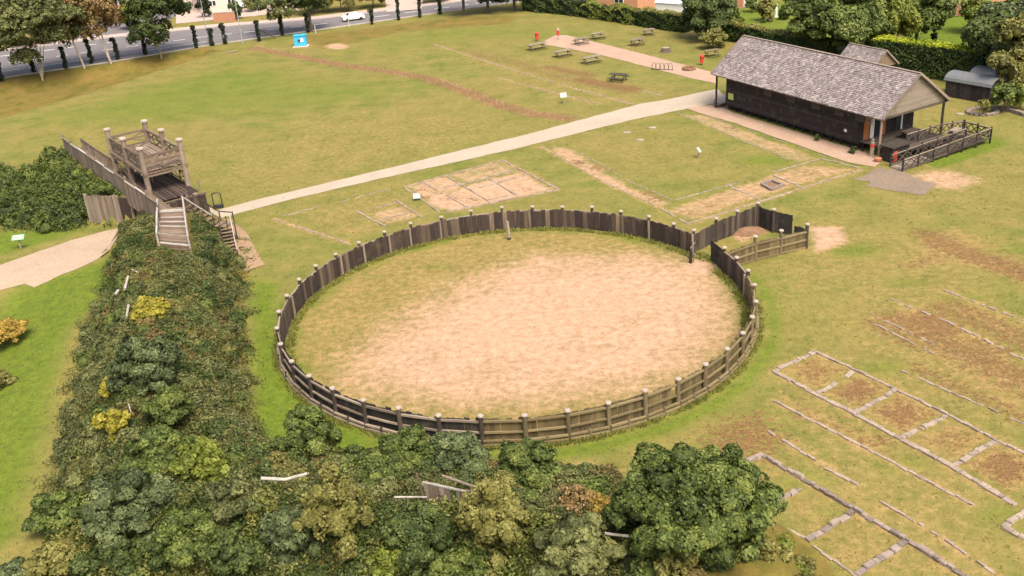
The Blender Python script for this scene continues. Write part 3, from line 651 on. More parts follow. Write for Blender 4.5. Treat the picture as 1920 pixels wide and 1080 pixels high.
# rampart walk
DZ = 2.92; pu0, pu1, pv0, pv1 = -117.6, -87.6, 24.75, 26.5
walk = thing('rampart_walk', 'grey timber walkway with solid plank parapet along the top of the rampart', 'walkway', (*UV(-103, 25.6), 2.7))
for k in range(6):
    v = pv0+.1+(pv1-pv0)*(k+.5)/6
    for ua, ub in ((pu0, -107), (-107, -97), (-97, pu1)): beam(walk, P3(ua+.02, v, DZ), P3(ub-.02, v, DZ), .28, .06, 'timber_grey', 'deck_board')
for u in np.arange(pu0+.4, pu1, 2.9): beam(walk, P3(u, pv0, DZ-.14), P3(u, pv1+.3, DZ-.14), .16, .18, 'timber_grey', 'joist')
for k in range(46):
    u = pu0+(pu1-pu0)*(k+.5)/46; q = UV(u, pv0); e_ = RK.uniform(-.05, .05)
    plank(walk, q[0], q[1], 1.98+e_+RK.uniform(-.05, .05), .648, .07, 2.38, math.radians(-54.5), 'timber_greyv', 'parapet_board')
for k in range(10):
    ua = pu0+3*k; beam(walk, P3(ua+.1, pv0+.0, 4.40+.1*(k % 2 == 0)), P3(ua+2.9, pv0, 4.40+.1*(k % 2 == 0)), .16, .1, 'timber_pale' if k % 3 else 'timber_grey', 'coping')
    q = UV(ua+.05, pv0+.10); pole(walk, q[0], q[1], 2.3, .11, 2.55, 'timber_greyv', 'parapet_post')
for k in range(4):                          # inner balustrade up to the tower
    a = P3(pu0+3.2*k+.3, pv1, DZ); b = P3(pu0+3.2*(k+1)+.2, pv1, DZ); beam(walk, a+Vector((0, 0, 1.1)), b+Vector((0, 0, 1.1)), .14, .12, 'timber_grey', 'handrail')
    for j in range(6): q = a.lerp(b, (j+.5)/6); beam(walk, q, q+Vector((0, 0, 1.1)), .09, .12, 'timber_greyv', 'baluster')
for u in np.arange(u0, u1+3, 2.5):
    q = P3(u, v1+.1, DZ); beam(walk, q, q+Vector((0, 0, 1.1)), .12, .12, 'timber_greyv', 'baluster')
balustrade(walk, P3(u0, v1+.1, DZ), P3(u1, v1+.1, DZ), 1.1, xs=4)
for k in range(11): beam(walk, P3(u0+.2, v0+.3+k*.34, DZ-.02), P3(u1+2.5, v0+.3+k*.34, DZ-.02), .32, .06, 'timber_dark', 'deck_board')  # boards under the tower darkened: the shade there is put into the timber
for u in (-97.2, -92.2):
    for v in (25.0, 27.6, 30.4): q = UV(u, v); pole(walk, q[0], q[1], 0, .17, DZ-.2, 'palisade', 'gate_post')
    beam(walk, P3(u, 24.6, DZ-.28), P3(u, 30.8, DZ-.28), .22, .22, 'timber_grey', 'bearer')
# plank revetments of the gate passage
rv = thing('gate_revetment', 'upright plank revetment holding the rampart end beside the gate track', 'wall', (*UV(-97.1, 25), 0))
a0 = Vector(G(151, 370, 3.0)); a1 = Vector((*UV(-97.0, 23.9), 0)); a0 = Vector((-40.6, 94.1, 0)); dd = a1-a0
for i in range(12):
    q = a0+dd*(i+.5)/12; plank(rv, q.x, q.y, -.3, dd.length/12*1.03, .09, 3.2+RK.uniform(-.12, .12)+.15*i/12, math.atan2(dd.y, dd.x), 'palisade', 'board', RK.uniform(-.02, .02))
for i in range(17):
    v = 24.1+i*.4; q = UV(-97.15, v); plank(rv, q[0], q[1], -.1, .41, .08, 2.75, math.radians(35.5), 'timber_dark', 'board')  # passage side in darker timber, shade of the gate opening painted in
rv2 = thing('passage_wall', 'plank wall lining the far side of the gate passage, its shade put into the colour', 'wall', (*UV(-92, 26), 0))
for i in range(16):
    v = 24.4+i*.4; q = UV(-91.95, v); plank(rv2, q[0], q[1], -.1, .41, .08, 2.75, math.radians(35.5), 'timber_dark', 'board')  # far wall lies in shadow, so its boards carry that shade as colour
# boarded platform towards the camera
pf = thing('boarded_platform', 'pale boarded platform with white rails at the near end of the rampart walk', 'platform', G(325, 430, 2.9))
A0, A1 = G(299, 392, 3.0), G(298, 456, 3.0); B0, B1 = G(346, 388, 3.0), G(356, 462, 3.0)
nb = 24
for i in range(nb):
    s0, s1 = (i+.5)/nb, (i+.5)/nb; a = A0.lerp(A1, s0); b = B0.lerp(B1, s1); beam(pf, a, b, (A1-A0).length/nb*.96, .06, 'timber_pale' if RK.random() < .35 else 'timber_grey', 'deck_board')
up = Vector((0, 0, 1))
for a, b in ((A0, A1), (B0, B1)):
    beam(pf, a-up*.12, b-up*.12, .14, .2, 'timber_grey', 'bearer'); beam(pf, a+up*.95, b+up*.95, .13, .09, 'timber_pale', 'handrail')
    beam(pf, a+up*.5, b+up*.5, .05, .3, 'timber_grey', 'side_board')
    for k in range(5): q = a.lerp(b, k/4); beam(pf, q-up*.6, q+up*.98, .12, .12, 'timber_pale', 'rail_post')
beam(pf, A1+up*.9, B1+up*.9, .1, .09, 'timber_pale', 'handrail')
for k in range(4): beam(pf, A1-up*(.1+.24*k), B1-up*(.1+.24*k), .06, .22, 'timber_grey', 'end_board')
for k in range(8): q = A0.lerp(A1, (k+.5)/8); plank(pf, q.x-.12, q.y, 1.9, 1.2, .06, 1.95+RK.uniform(-.1, .1), math.atan2((A1-A0).y, (A1-A0).x), 'timber_greyv', 'side_plank')
# stairs down to the field
stp = thing('rampart_stairs', 'open timber stairs with handrails descending from the rampart walk to the field', 'stairs', G(437, 489))
L0, L1 = G(350, 383, 2.95), G(408, 420, 2.0); sx = Vector((.35, 1.0, 0)).normalized()*.55
for k in range(6): q = L0.lerp(L1, (k+.5)/6); beam(stp, q-sx, q+sx, .34, .06, 'timber_grey', 'tread')
for s in (-1, 1):
    beam(stp, L0+sx*s-up*.15, L1+sx*s-up*.15, .08, .22, 'timber_grey', 'stringer'); beam(stp, L0+sx*s+up*1.0, L1+sx*s+up*1.0, .09, .09, 'timber_dark' if s > 0 else 'timber_pale', 'handrail')
    for k in range(4): q = L0.lerp(L1, k/3)+sx*s; beam(stp, q-up*.3, q+up*1.0, .09, .09, 'post_dark', 'rail_post')
LA = [L1+sx, L1-sx, L1-sx+Vector((1.3, -.5, 0)), L1+sx+Vector((1.3, -.5, 0))]
for k in range(4): a = LA[0].lerp(LA[3], (k+.5)/4); b = LA[1].lerp(LA[2], (k+.5)/4); beam(stp, a, b, .36, .06, 'timber_grey', 'landing_board')
S0, S1 = L1+Vector((.95, -.9, -.05)), G(437, 490, .15); sx2 = Vector((1, .25, 0)).normalized()*.5
for k in range(10): q = S0.lerp(S1, (k+.5)/10); beam(stp, q-sx2, q+sx2, .27, .05, 'timber_grey', 'tread')
for k in range(10): q = S0.lerp(S1, (k+.5)/10); beam(stp, q-sx2-up*.1, q+sx2-up*.1, .03, .16, 'board_black', 'riser')
for s in (-1, 1):
    beam(stp, S0+sx2*s-up*.12, S1+sx2*s-up*.05, .08, .24, 'timber_grey' if s < 0 else 'post_dark', 'stringer'); beam(stp, S0+sx2*s+up*1.0, S1+sx2*s+up*1.0, .08, .08, 'timber_pale' if s > 0 else 'timber_dark', 'handrail')
    for k in range(4): q = S0.lerp(S1, k/3)+sx2*s; beam(stp, Vector((q.x, q.y, 0 if k == 3 else q.z-.9)), q+up*1.0, .08, .08, 'post_dark', 'rail_post')
for q in LA: beam(stp, Vector((q.x, q.y, max(0, H(q.x, q.y)-.2))), q+up*1.05, .1, .1, 'post_dark', 'rail_post')
beam(stp, LA[0]+up*1.0, LA[3]+up*1.0, .08, .08, 'timber_dark', 'handrail')

# ------------------------------------------------------------------ granary
E0, E1, E2 = (np.array(G(x, y, 4.2)[:2]) for x, y in ((1340, 138), (1660, 226), (1773, 186)))
E3 = E0+E2-E1; gc = (E0+E1+E2+E3)/4; al = math.radians(-63.2); aw = math.radians(29.6); LL, WW = 26.1, 10.0
ld = np.array([math.cos(al), math.sin(al)]); wd_ = np.array([math.cos(aw), math.sin(aw)])
def GP(l, s, z): q = gc+ld*(l-LL/2)+wd_*(s-WW/2); return Vector((float(q[0]), float(q[1]), z))     # l along, s across (0 = near eave)
gr = thing('granary', 'long black weatherboarded hall with grey shingle gable roof', 'building', GP(LL/2, WW/2, 0))
EZ, RZ = 4.15, 7.75
def roof_slope(side):
    vs, fs = [], []; nc = 27; cw = .26; r = random.Random(side+5); sl_len = math.hypot(WW/2, RZ-EZ)
    for c in range(nc):
        t0 = (c-.35)/nc; t1 = (c+1.0)/nc; l = -.05*r.random()
        while l < LL:
            wdt = cw*(.6+.9*r.random()); l1 = min(l+wdt-.015, LL+.03); jj = r.uniform(-.007, .009); lift = r.uniform(.0, .03)
            ss0 = (t0+jj)*WW/2; ss1 = min(t1, 1.0)*WW/2; z0 = EZ+(t0+jj)*(RZ-EZ)+.06+lift; z1 = EZ+min(t1, 1.0)*(RZ-EZ)+.015
            if side: ss0, ss1 = WW-ss0, WW-ss1
            n = len(vs); vs += [GP(l, ss0, z0), GP(l1, ss0, z0+r.uniform(-.01, .01)), GP(l1, ss1, z1), GP(l, ss1, z1), GP(l, ss0, z0-.04), GP(l1, ss0, z0-.04)]
            fs += [[n, n+1, n+2, n+3], [n, n+4, n+5, n+1], [n, n+3, n+4], [n+1, n+5, n+2]]; l += wdt
    return vs, fs
rf = MB()
rf.add([GP(0, 0, EZ-.02), GP(LL, 0, EZ-.02), GP(LL, WW/2, RZ-.02), GP(0, WW/2, RZ-.02), GP(LL, WW, EZ-.02), GP(0, WW, EZ-.02), GP(0, 0, EZ-.12), GP(LL, 0, EZ-.12), GP(LL, WW/2, RZ-.12), GP(0, WW/2, RZ-.12), GP(LL, WW, EZ-.12), GP(0, WW, EZ-.12)],
       [[0, 1, 2, 3], [3, 2, 4, 5], [6, 9, 8, 7], [9, 11, 10, 8], [0, 6, 7, 1], [5, 4, 10, 11], [0, 3, 9, 6], [3, 5, 11, 9], [1, 7, 8, 2], [2, 8, 10, 4]])
roof = rf.build('roof', MATS['shingle'], gr)
for side in (0, 1):
    o = MB().add(*roof_slope(side)).build('shingles', MATS['shingle'], gr); o['kind'] = 'stuff'
rid = beam(gr, GP(-.05, WW/2, RZ+.06), GP(LL+.05, WW/2, RZ+.06), .3, .08, 'rail_grey', 'ridge_board')
for l in (-.06, LL+.06):
    for s in (0, WW): beam(gr, GP(l, s, EZ+.0), GP(l, WW/2, RZ+.02), .07, .26, 'rail_grey', 'barge_board')
wl0, wl1, ws0, ws1, wz0, wz1 = 1.7, LL-3.6, .95, WW-.95, .62, 4.75
nbd = 15
for k in range(nbd):
    z = wz0+(wz1-wz0)*(k+.5)/nbd; hh = (wz1-wz0)/nbd*1.12
    if z < 4.62: beam(gr, GP(wl0, ws0, z), GP(wl1, ws0, z), .05, hh, 'board_black', 'weatherboard'); beam(gr, GP(wl0, ws1, z), GP(wl1, ws1, z), .05, hh, 'board_black', 'weatherboard')
    beam(gr, GP(wl0, ws0, z), GP(wl0, ws1, z), .05, hh, 'board_black', 'weatherboard')
MB().slab([tuple(GP(l, s, 0)[:2]) for l, s in ((wl0+.06, ws0+.06), (wl1-.06, ws0+.06), (wl1-.06, ws1-.06), (wl0+.06, ws1-.06))], .6, 4.7).build('wall', MATS['board_black'], gr)
for s in (ws0+.25, WW/2, ws1-.25):
    for l in np.arange(wl0+.2, wl1, 1.38): beam(gr, GP(l, s, 0), GP(l, s, .62), .22, .22, 'board_black', 'floor_stilt')
beam(gr, GP(wl0, ws0+.7, .3), GP(wl1, ws0+.7, .3), .1, .55, 'soil_brown' if False else 'board_black', 'underfloor_board')  # black board set back in the gap under the raised floor
for x in (1441, 1484, 1530, 1574, 1622):      # slatted vents high in the long wall
    pt = None
    best = 1e9
    for l in np.linspace(wl0, wl1, 200):
        p = GP(l, ws0-.04, 3.62); d = np.array(p)-np.array([0, 0, CAMH]); sx_ = 960+F*np.dot(d, R2)/np.dot(d, _f)
        if abs(sx_-x) < best: best = abs(sx_-x); pt = l
    vent = MB(); vent.beam(GP(pt-.68, ws0-.045, 3.42), GP(pt+.68, ws0-.045, 3.42), .05, .8); vo = vent.build('wall_vent', MATS['post_dark'], gr)
    for k in range(3):
        b_ = MB(); b_.beam(GP(pt-.64, ws0-.085, 3.16+.26*k), GP(pt+.64, ws0-.085, 3.16+.26*k), .03, .17); o = b_.build('louvre', MATS['louvre_brown'], gr); o.parent = vo
# gable front: back wall of the porch with doors
for k in range(14):
    s = ws0+(ws1-ws0)*(k+.5)/14; p = GP(wl1, s, .62); plank(gr, p.x, p.y, .62, (ws1-ws0)/14, .05, 3.9, aw, 'board_black', 'porch_board')
for s, m_, wdt in ((1.9, 'orange_door', .75), (2.75, 'white_paint', .55), (3.55, 'glass_dark', .8), (4.35, 'orange_door', .75), (6.6, 'glass_dark', .8), (7.2, 'white_paint', .2)):
    p = GP(wl1+.06, s, 0); MB().box((p.x, p.y, 2.1), (wdt, .06, 2.5), aw).build('door' if 'door' in m_ else 'door_pane', MATS[m_], gr)
for k in range(13):                         # pale boarding of the gable triangle
    z0 = EZ+.05+(RZ-EZ-.3)*k/13; hw = (WW/2-.25)*(1-(k+.55)/13.6)
    beam(gr, GP(LL-.32, WW/2-hw, z0+.13), GP(LL-.32, WW/2+hw, z0+.13), .04, .29, 'gable_grey', 'gable_board')
    beam(gr, GP(.3, WW/2-hw, z0+.13), GP(.3, WW/2+hw, z0+.13), .04, .29, 'timber_black', 'gable_board')
beam(gr, GP(LL-.36, .1, EZ-.1), GP(LL-.36, WW-.1, EZ-.1), .2, .25, 'post_dark', 'tie_beam'); beam(gr, GP(.4, .1, EZ-.1), GP(.4, WW-.1, EZ-.1), .2, .25, 'board_black', 'tie_beam')
for l, s, m_ in ((.5, .45, 'board_black'), (.5, WW-.45, 'board_black'), (LL-.4, .4, 'rail_grey'), (LL-.4, WW-.4, 'timber_black'), (.5, 3.4, 'board_black'), (.5, 6.6, 'board_black')):
    beam(gr, GP(l, s, 0), GP(l, s, EZ-.1), .2, .2, m_, 'porch_post')
beam(gr, GP(wl1-1.5, ws0-.05, 2.2), GP(wl1-.1, ws0-.05, 2.2), .05, 3.0, 'board_black', 'corner_panel')
for k in range(4): beam(gr, GP(wl1+.1, ws0-.02, 3.1+.25*k), GP(wl1+1.6, ws0-.02, 3.1+.25*k), .04, .1, 'rail_grey', 'slat')
sg = thing('wall_sign', 'small yellow green notice fixed low on the black hall wall', 'sign', GP(wl0+.9, ws0-.1, 1.6))
MB().beam(GP(wl0+.45, ws0-.07, 1.75), GP(wl0+1.35, ws0-.07, 1.75), .04, .75).build('panel', MATS['sign_yellow'], sg)
for z, a_, b_ in ((1.95, .55, 1.1), (1.78, .55, 1.25), (1.6, .55, .9)): MB().beam(GP(wl0+a_, ws0-.1, z), GP(wl0+b_, ws0-.1, z), .01, .07).build('text_line', MATS['sign_text'], sg)
# left porch steps
ps = thing('porch_steps', 'pale wooden steps at the far end porch of the black hall', 'steps', GP(1.0, 1.2, 0))
for k in range(3): beam(ps, GP(.2+.28*k, .6, .1+.17*k), GP(.2+.28*k, 2.4, .1+.17*k), .3, .1, 'timber_grey', 'step')
for s in (.6, 2.4): beam(ps, GP(-.1, s, .85), GP(1.5, s, 1.6), .08, .1, 'timber_pale', 'handrail'); beam(ps, GP(-.05, s, 0), GP(-.05, s, .9), .09, .09, 'timber_grey', 'rail_post')
# deck, ramp and balustrades at the near end
dk = thing('entrance_deck', 'dark timber deck and long access ramp with cross-braced balustrades before the hall', 'deck', GP(LL+2, 4, 0))
for k in range(9): beam(dk, GP(wl1+.1+.6*k, 1.0, .92), GP(wl1+.1+.6*k, 8.6, .92), .58, .06, 'post_dark', 'deck_board')
for l in (wl1+.4, LL+1.2):
    for s in (1.2, 3.5, 6, 8.3): beam(dk, GP(l, s, 0), GP(l, s, .88), .16, .16, 'board_black', 'deck_leg')
r0, r1 = G(1690, 322), G(1838, 268); 
def to_ls(p): d = np.array(p[:2])-gc; A_ = np.array([[ld[0], wd_[0]], [ld[1], wd_[1]]]); q = np.linalg.solve(A_, d); return q[0]+LL/2, q[1]+WW/2
l0, s0 = to_ls(G(1700, 322)); l1, s1 = to_ls(G(1850, 268)); lo = (l0+l1)/2
RS0, RS1 = s0-.3, s1
nbd = 26
for k in range(nbd):
    s = RS0+(RS1-RS0)*(k+.5)/nbd; z = .05+.42*min(1, (k+.5)/nbd); beam(dk, GP(lo, s, z), GP(lo-1.6, s, z), (RS1-RS0)/nbd*.97, .05, 'rail_grey' if k < 9 else 'post_dark', 'ramp_board')
for k in range(nbd):
    s = RS1-(RS1-2.5)*(k+.5)/nbd; z = .47+.45*(k+.5)/nbd; beam(dk, GP(lo-1.75, s, z), GP(lo-3.2, s, z), (RS1-2.5)/nbd*.97, .05, 'post_dark', 'ramp_board')
def brail(a, b, n, h=1.05):
    for k in range(n):
        p, q = a.lerp(b, k/n), a.lerp(b, (k+1)/n); balustrade(dk, p, q, h, 'post_dark', 2, top=(.12, .1)); beam(dk, p+up*(h+.07), q+up*(h+.07), .14, .05, 'rail_grey', 'rail_cap'); beam(dk, Vector((p.x, p.y, 0)), p+up*(h+.22), .14, .14, 'board_black', 'post')
    beam(dk, Vector((b.x, b.y, 0)), b+up*(h+.22), .14, .14, 'board_black', 'post')
brail(GP(lo, RS0, .05), GP(lo, RS1+.1, .47), 6); brail(GP(lo-1.67, RS0+.2, .05), GP(lo-1.67, RS1-1.6, .42), 5); brail(GP(lo, RS1+.1, .47), GP(lo-3.2, RS1+.1, .47), 2); brail(GP(lo-3.3, RS1, .5), GP(lo-3.3, 8.6, .9), 2) if RS1 > 10 else None
brail(GP(lo-3.3, 8.6, .92), GP(lo-3.3, 3.4, .92), 3)
# things standing at the deck
def picnic(loc, rz, label, mat='picnic_wood', L=1.9, grp=None, sc=1.0):
    t = thing('picnic_table', label, 'picnic table', loc, grp); c, s = math.cos(rz), math.sin(rz); base = Vector(loc)
    W_ = lambda x, y, z: base+Vector((x*c-y*s, x*s+y*c, z))*sc
    for k in range(5): beam(t, W_(-L/2, -.32+.16*k, .76), W_(L/2, -.32+.16*k, .76), .15*sc, .05, mat, 'top_board')
    for s_ in (-1, 1):
        for k in (0, 1): beam(t, W_(-L/2, s_*(.62+.15*k), .45), W_(L/2, s_*(.62+.15*k), .45), .14*sc, .05, mat, 'seat_board')
        x = s_*L*.33
        beam(t, W_(x, -.72, .40), W_(x, .72, .40), .06, .1, mat, 'crossbar')
        beam(t, W_(x, -.55, 0), W_(x, -.22, .74), .06, .1, mat, 'leg'); beam(t, W_(x, .55, 0), W_(x, .22, .74), .06, .1, mat, 'leg')
    return t
picnic(GP(wl1+2.6, 5.6, .95), aw, 'dark picnic table on the deck before the hall doors', 'post_dark'); picnic(GP(lo-2.5, RS1-2.2, .62), aw+.3, 'grey picnic table at the far end of the ramp', 'rail_grey', 1.5)
tb = thing('deck_cabinet', 'dark broad topped cabinet with red door standing by the hall deck', 'cabinet', GP(LL+.6, 1.4, 0))
p = GP(LL+.7, 1.5, 0); MB().box((p.x, p.y, .75), (2.4, 1.3, 1.5), aw).build('body', MATS['board_black'], tb); MB().box((p.x, p.y, 1.56), (2.8, 1.7, .1), aw).build('top', MATS['post_dark'], tb)
p = GP(LL+1.38, .75, 0); MB().box((p.x, p.y, .6), (.55, .04, 1.0), aw).build('red_door', MATS['red_paint'], tb)
q = GP(LL+.2, -.35, 0); t = thing('terracotta_pot', 'round terracotta pot by the foot of the hall porch post', 'pot', q); MB().lathe(q, [(.22, 0), (.34, .25), (.36, .42), (.30, .44)], 12).build('pot', MATS['terracotta'], t); MB().lathe(q+up*.38, [(.28, 0), (.28, .05)], 12).build('soil', MATS['soil_brown'], t)
q = G(1634, 293); t = thing('carved_figure', 'upright carved wooden figure with red band beside the hall path', 'carving', q)
MB().lathe(q, [(.26, 0), (.24, .1), (.19, .15), (.20, .8), (.22, 1.0)], 10).build('trunk', MATS['terracotta'] if False else MATS['bark_pale'], t); MB().lathe(q, [(.225, 1.0), (.23, 1.25)], 10).build('red_band', MATS['red_paint'], t); MB().lathe(q, [(.2, 1.25), (.22, 1.45), (.12, 1.5), (.15, 1.62), (.16, 1.75), (.08, 1.85)], 10).build('head', MATS['bark_pale'], t)
q = GP(wl1-1.8, ws0-.1, 1.7); t = thing('wall_notice', 'tiny white notice on the hall wall near its porch end', 'sign', q); MB().beam(q-Vector((ld[0], ld[1], 0))*.18, q+Vector((ld[0], ld[1], 0))*.18, .03, .28).build('panel', MATS['white_paint'], t)
# small shingled outbuilding behind the hall
q0, q1, q2 = (np.array(G(x, y, 4.4)[:2]) for x, y in ((1574, 96), (1665, 118), (1678, 112)))
ob = thing('shingled_lodge', 'small shingled gable roof building rising behind the black hall', 'building', (*(G(1615, 120, 2)[:2]), 0))
oc = np.array(G(1627, 88, 4.7)[:2]); 
def OP(l, s, z): q = oc+ld*l+wd_*s; return Vector((float(q[0]), float(q[1]), z))
oL, oW, oE, oR = 3.0, 2.4, 2.7, 4.7
MB().slab([tuple(OP(l, s, 0)[:2]) for l, s in ((-oL+.5, -oW+.4), (oL-.5, -oW+.4), (oL-.5, oW-.4), (-oL+.5, oW-.4))], 0, oE+.1).build('wall', MATS['board_black'], ob)
for sg_ in (-1, 1):
    r = random.Random(3+sg_); vs, fs = [], []
    for c in range(13):
        l = -oL
        while l < oL:
            wdt = .28*(.6+.9*r.random()); l1 = min(l+wdt-.015, oL); t0, t1 = (c-.3)/13, (c+1)/13; n = len(vs); lf = r.uniform(0, .03)
            vs += [OP(l, sg_*oW*(1-t0), oE+(oR-oE)*t0+.06+lf), OP(l1, sg_*oW*(1-t0), oE+(oR-oE)*t0+.06+lf), OP(l1, sg_*oW*(1-t1), oE+(oR-oE)*t1+.01), OP(l, sg_*oW*(1-t1), oE+(oR-oE)*t1+.01)]; fs.append([n, n+1, n+2, n+3]); l += wdt
    o = MB().add(vs, fs).build('shingles', MATS['shingle'], ob); o['kind'] = 'stuff'
MB().add([OP(-oL, -oW, oE), OP(oL, -oW, oE), OP(oL, 0, oR-.03), OP(-oL, 0, oR-.03), OP(oL, oW, oE), OP(-oL, oW, oE)], [[0, 1, 2, 3], [3, 2, 4, 5]]).build('roof', MATS['shingle'], ob)
for l in (-oL+.25, oL-.25): MB().add([OP(l, -oW+.2, oE), OP(l, oW-.2, oE), OP(l, 0, oR-.1), OP(l+.05, -oW+.2, oE), OP(l+.05, oW-.2, oE), OP(l+.05, 0, oR-.1)], [[0, 1, 2], [5, 4, 3], [0, 3, 4, 1], [1, 4, 5, 2], [2, 5, 3, 0]]).build('gable', MATS['timber_grey'], ob)
for s in (-oW, oW): beam(ob, OP(oL+.05, s, oE), OP(oL+.05, 0, oR+.03), .06, .2, 'rail_grey', 'barge_board')
beam(ob, OP(-oL, 0, oR+.05), OP(oL, 0, oR+.05), .24, .07, 'rail_grey', 'ridge_board')

# ------------------------------------------------------------------ foundation outlines
def footings(name, label, lines, wd=.42, h=.12, mat='footing', gap=.06):
    c = G(*lines[0][0][:2]); t = thing(name, label, 'foundation', (c.x, c.y, 0)); r = random.Random(len(label)*3+len(lines))
    for ln in lines:
        w_ = ln[2] if len(ln) > 2 else wd
        a, b = G(*ln[0]), G(*ln[1]); a.z = b.z = 0; d = b-a; L = d.length; d.normalize(); nn = Vector((-d.y, d.x, 0)); mb = MB(); s = 0
        while s < L:                        # dressed stones of uneven length and height
            l = min(r.uniform(.25, .7), L-s)
            if r.random() > (gap*.35 if gap < .15 else gap*.9):
                hh = h*r.uniform(.5, 1.15); ww = w_*r.uniform(.7, 1.05)*.66; of = nn*r.uniform(-.04, .04); p = a+d*(s+l/2)+of
                x, y = (l-.025)/2, ww/2; v = []
                for z, k in ((-.05, 1), (hh*.75, 1), (hh, .86)):
                    for sx_, sy_ in ((-1, -1), (1, -1), (1, 1), (-1, 1)):
                        q = p+d*sx_*(x*k+r.uniform(-.02, .02))+nn*sy_*(y*k+r.uniform(-.03, .03)); v.append((q.x, q.y, z))
                f = [[8, 9, 10, 11]]
                for k in (0, 4):
                    for i in range(4): f.append([k+i, k+(i+1) % 4, k+4+(i+1) % 4, k+4+i])
                mb.add(v, f)
            s += l
        if mb.f: mb.build('stone_course', MATS[mat], t)['kind'] = 'stuff'
    return t
footings('barrack_footing', 'long pale stone footing divided into five earth filled cells', [((1450, 697), (1528, 661)), ((1450, 697), (1535, 743)), ((1535, 743), (1605, 778)), ((1605, 778), (1690, 825)), ((1690, 825), (1787, 877)), ((1787, 877), (1905, 948)), ((1528, 661), (1603, 694), .3), ((1603, 694), (1680, 731), .3), ((1680, 731), (1778, 779), .3), ((1778, 779), (1868, 826), .3), ((1868, 826), (1940, 860), .3),
    ((1533, 740), (1601, 697), .45), ((1603, 776), (1678, 733), .5), ((1690, 823), (1775, 781), .5), ((1787, 875), (1865, 828), .5), ((1880, 990), (1925, 960), .55), ((1880, 990), (1930, 1015), .5)], .5, .13)
footings('verandah_footing', 'narrow pale kerb line running beside the five cell footing', [((1451, 752), (1530, 793)), ((1530, 793), (1640, 850)), ((1640, 850), (1730, 898)), ((1730, 898), (1825, 948))], .28, .09, gap=.12)
footings('near_barrack_footing', 'dark stone footing with cross walls at the lower right beside the big bush', [((1388, 872), (1430, 853)), ((1430, 855), (1590, 950)), ((1590, 950), (1700, 1015)), ((1700, 1015), (1815, 1085)), ((1455, 942), (1500, 918)), ((1512, 1015), (1600, 962), .5), ((1605, 1080), (1700, 1017), .55)], .42, .22, 'footing_dark', .03)
footings('broken_kerb', 'broken brown kerb line between two footings at the lower right', [((1440, 808), (1530, 865)), ((1545, 878), (1608, 910))], .26, .10, gap=.2)
footings('thin_kerb', 'thin brown kerb running off the lower right corner of the grass', [((1650, 940), (1760, 1005)), ((1760, 1005), (1880, 1085))], .22, .09, gap=.2)
footings('edge_kerb', 'low pale kerb below the near footing beside the rough grass', [((1460, 985), (1510, 1012)), ((1512, 1017), (1612, 1085))], .26, .09, gap=.1)
footings('middle_barrack_footing', 'sunken double stone lines half lost in brown weeds at the right edge', [((1670, 560), (1690, 568), .2), ((1690, 570), (1780, 605), .28), ((1780, 605), (1930, 680), .34), ((1635, 590), (1760, 650), .22), ((1770, 545), (1930, 605), .26), ((1640, 608), (1760, 668), .18), ((1690, 695), (1930, 800), .2)], .26, .08, gap=.3)
footings('headquarters_footing', 'grid of low stone walls dividing pinkish rooms behind the arena', [((757, 351), (943, 301)), ((943, 301), (1048, 356)), ((1048, 356), (835, 398)), ((757, 351), (825, 399)), ((793, 341), (830, 364)), ((840, 332), (925, 383)), ((832, 352), (880, 343)), ((880, 343), (968, 318)), ((900, 352), (945, 341)), ((935, 342), (990, 328)), ((918, 336), (968, 366)), ((840, 368), (875, 388)), ((915, 375), (968, 364))], .3, .10, 'footing', .08)
footings('side_room_footing', 'small two room stone footing touching the back of the arena fence', [((668, 396), (722, 425), .3), ((743, 376), (792, 408), .34), ((685, 397), (745, 380), .2), ((710, 414), (770, 398), .24)], .28, .09, gap=.1)
footings('courtyard_line', 'faint pale kerb outline in the grass left of the headquarters rooms', [((513, 411), (600, 387), .24), ((640, 379), (735, 353), .2), ((513, 411), (655, 457), .3)], .24, .06, gap=.25)
footings('courtyard_range_footing', 'long stone lined range of rooms between the arena pen and the hall', [((1240, 392), (1290, 420), .3), ((1290, 420), (1425, 379), .25), ((1425, 379), (1618, 317), .3), ((1365, 348), (1430, 378), .34), ((1450, 329), (1512, 355), .36), ((1265, 376), (1400, 338), .22), ((1440, 326), (1540, 298), .26), ((1540, 298), (1610, 315), .3)], .28, .08, gap=.12)
footings('west_range_line', 'two faint kerb lines running down from the gravel path towards the pen', [((1015, 275), (1120, 335), .2), ((1120, 335), (1240, 392), .2), ((1085, 285), (1180, 340), .16), ((1180, 340), (1260, 375), .16)], .2, .05, gap=.3)
footings('east_range_line', 'faint kerb lines beside the paved walk along the hall', [((1270, 212), (1480, 300), .2), ((1320, 215), (1600, 312), .16)], .2, .05, gap=.3)
footings('far_barrack_line', 'faint pale kerb lines crossing the grass below the picnic tables', [((810, 82), (900, 112), .24), ((900, 112), (1050, 158), .28), ((1050, 158), (1185, 195), .34), ((930, 145), (1120, 195), .26), ((1200, 168), (1240, 180), .3)], .26, .06, gap=.22)
# hearth pit
q = G(1446, 348); t = thing('hearth_pit', 'square stone lined hearth pit in the room range near the hall', 'hearth', q)
for a, b in (((1428, 347), (1447, 340)), ((1447, 340), (1468, 349)), ((1468, 349), (1447, 358)), ((1447, 358), (1428, 347))): beam(t, G(*a)+up*.1, G(*b)+up*.1, .3, .28, 'footing_dark', 'kerb_stone')
MB().slab([tuple(G(x, y)[:2]) for x, y in ((1432, 347), (1447, 355), (1463, 349), (1447, 342))], .02, .05).build('ash_bed', MATS['soil_brown'], t)

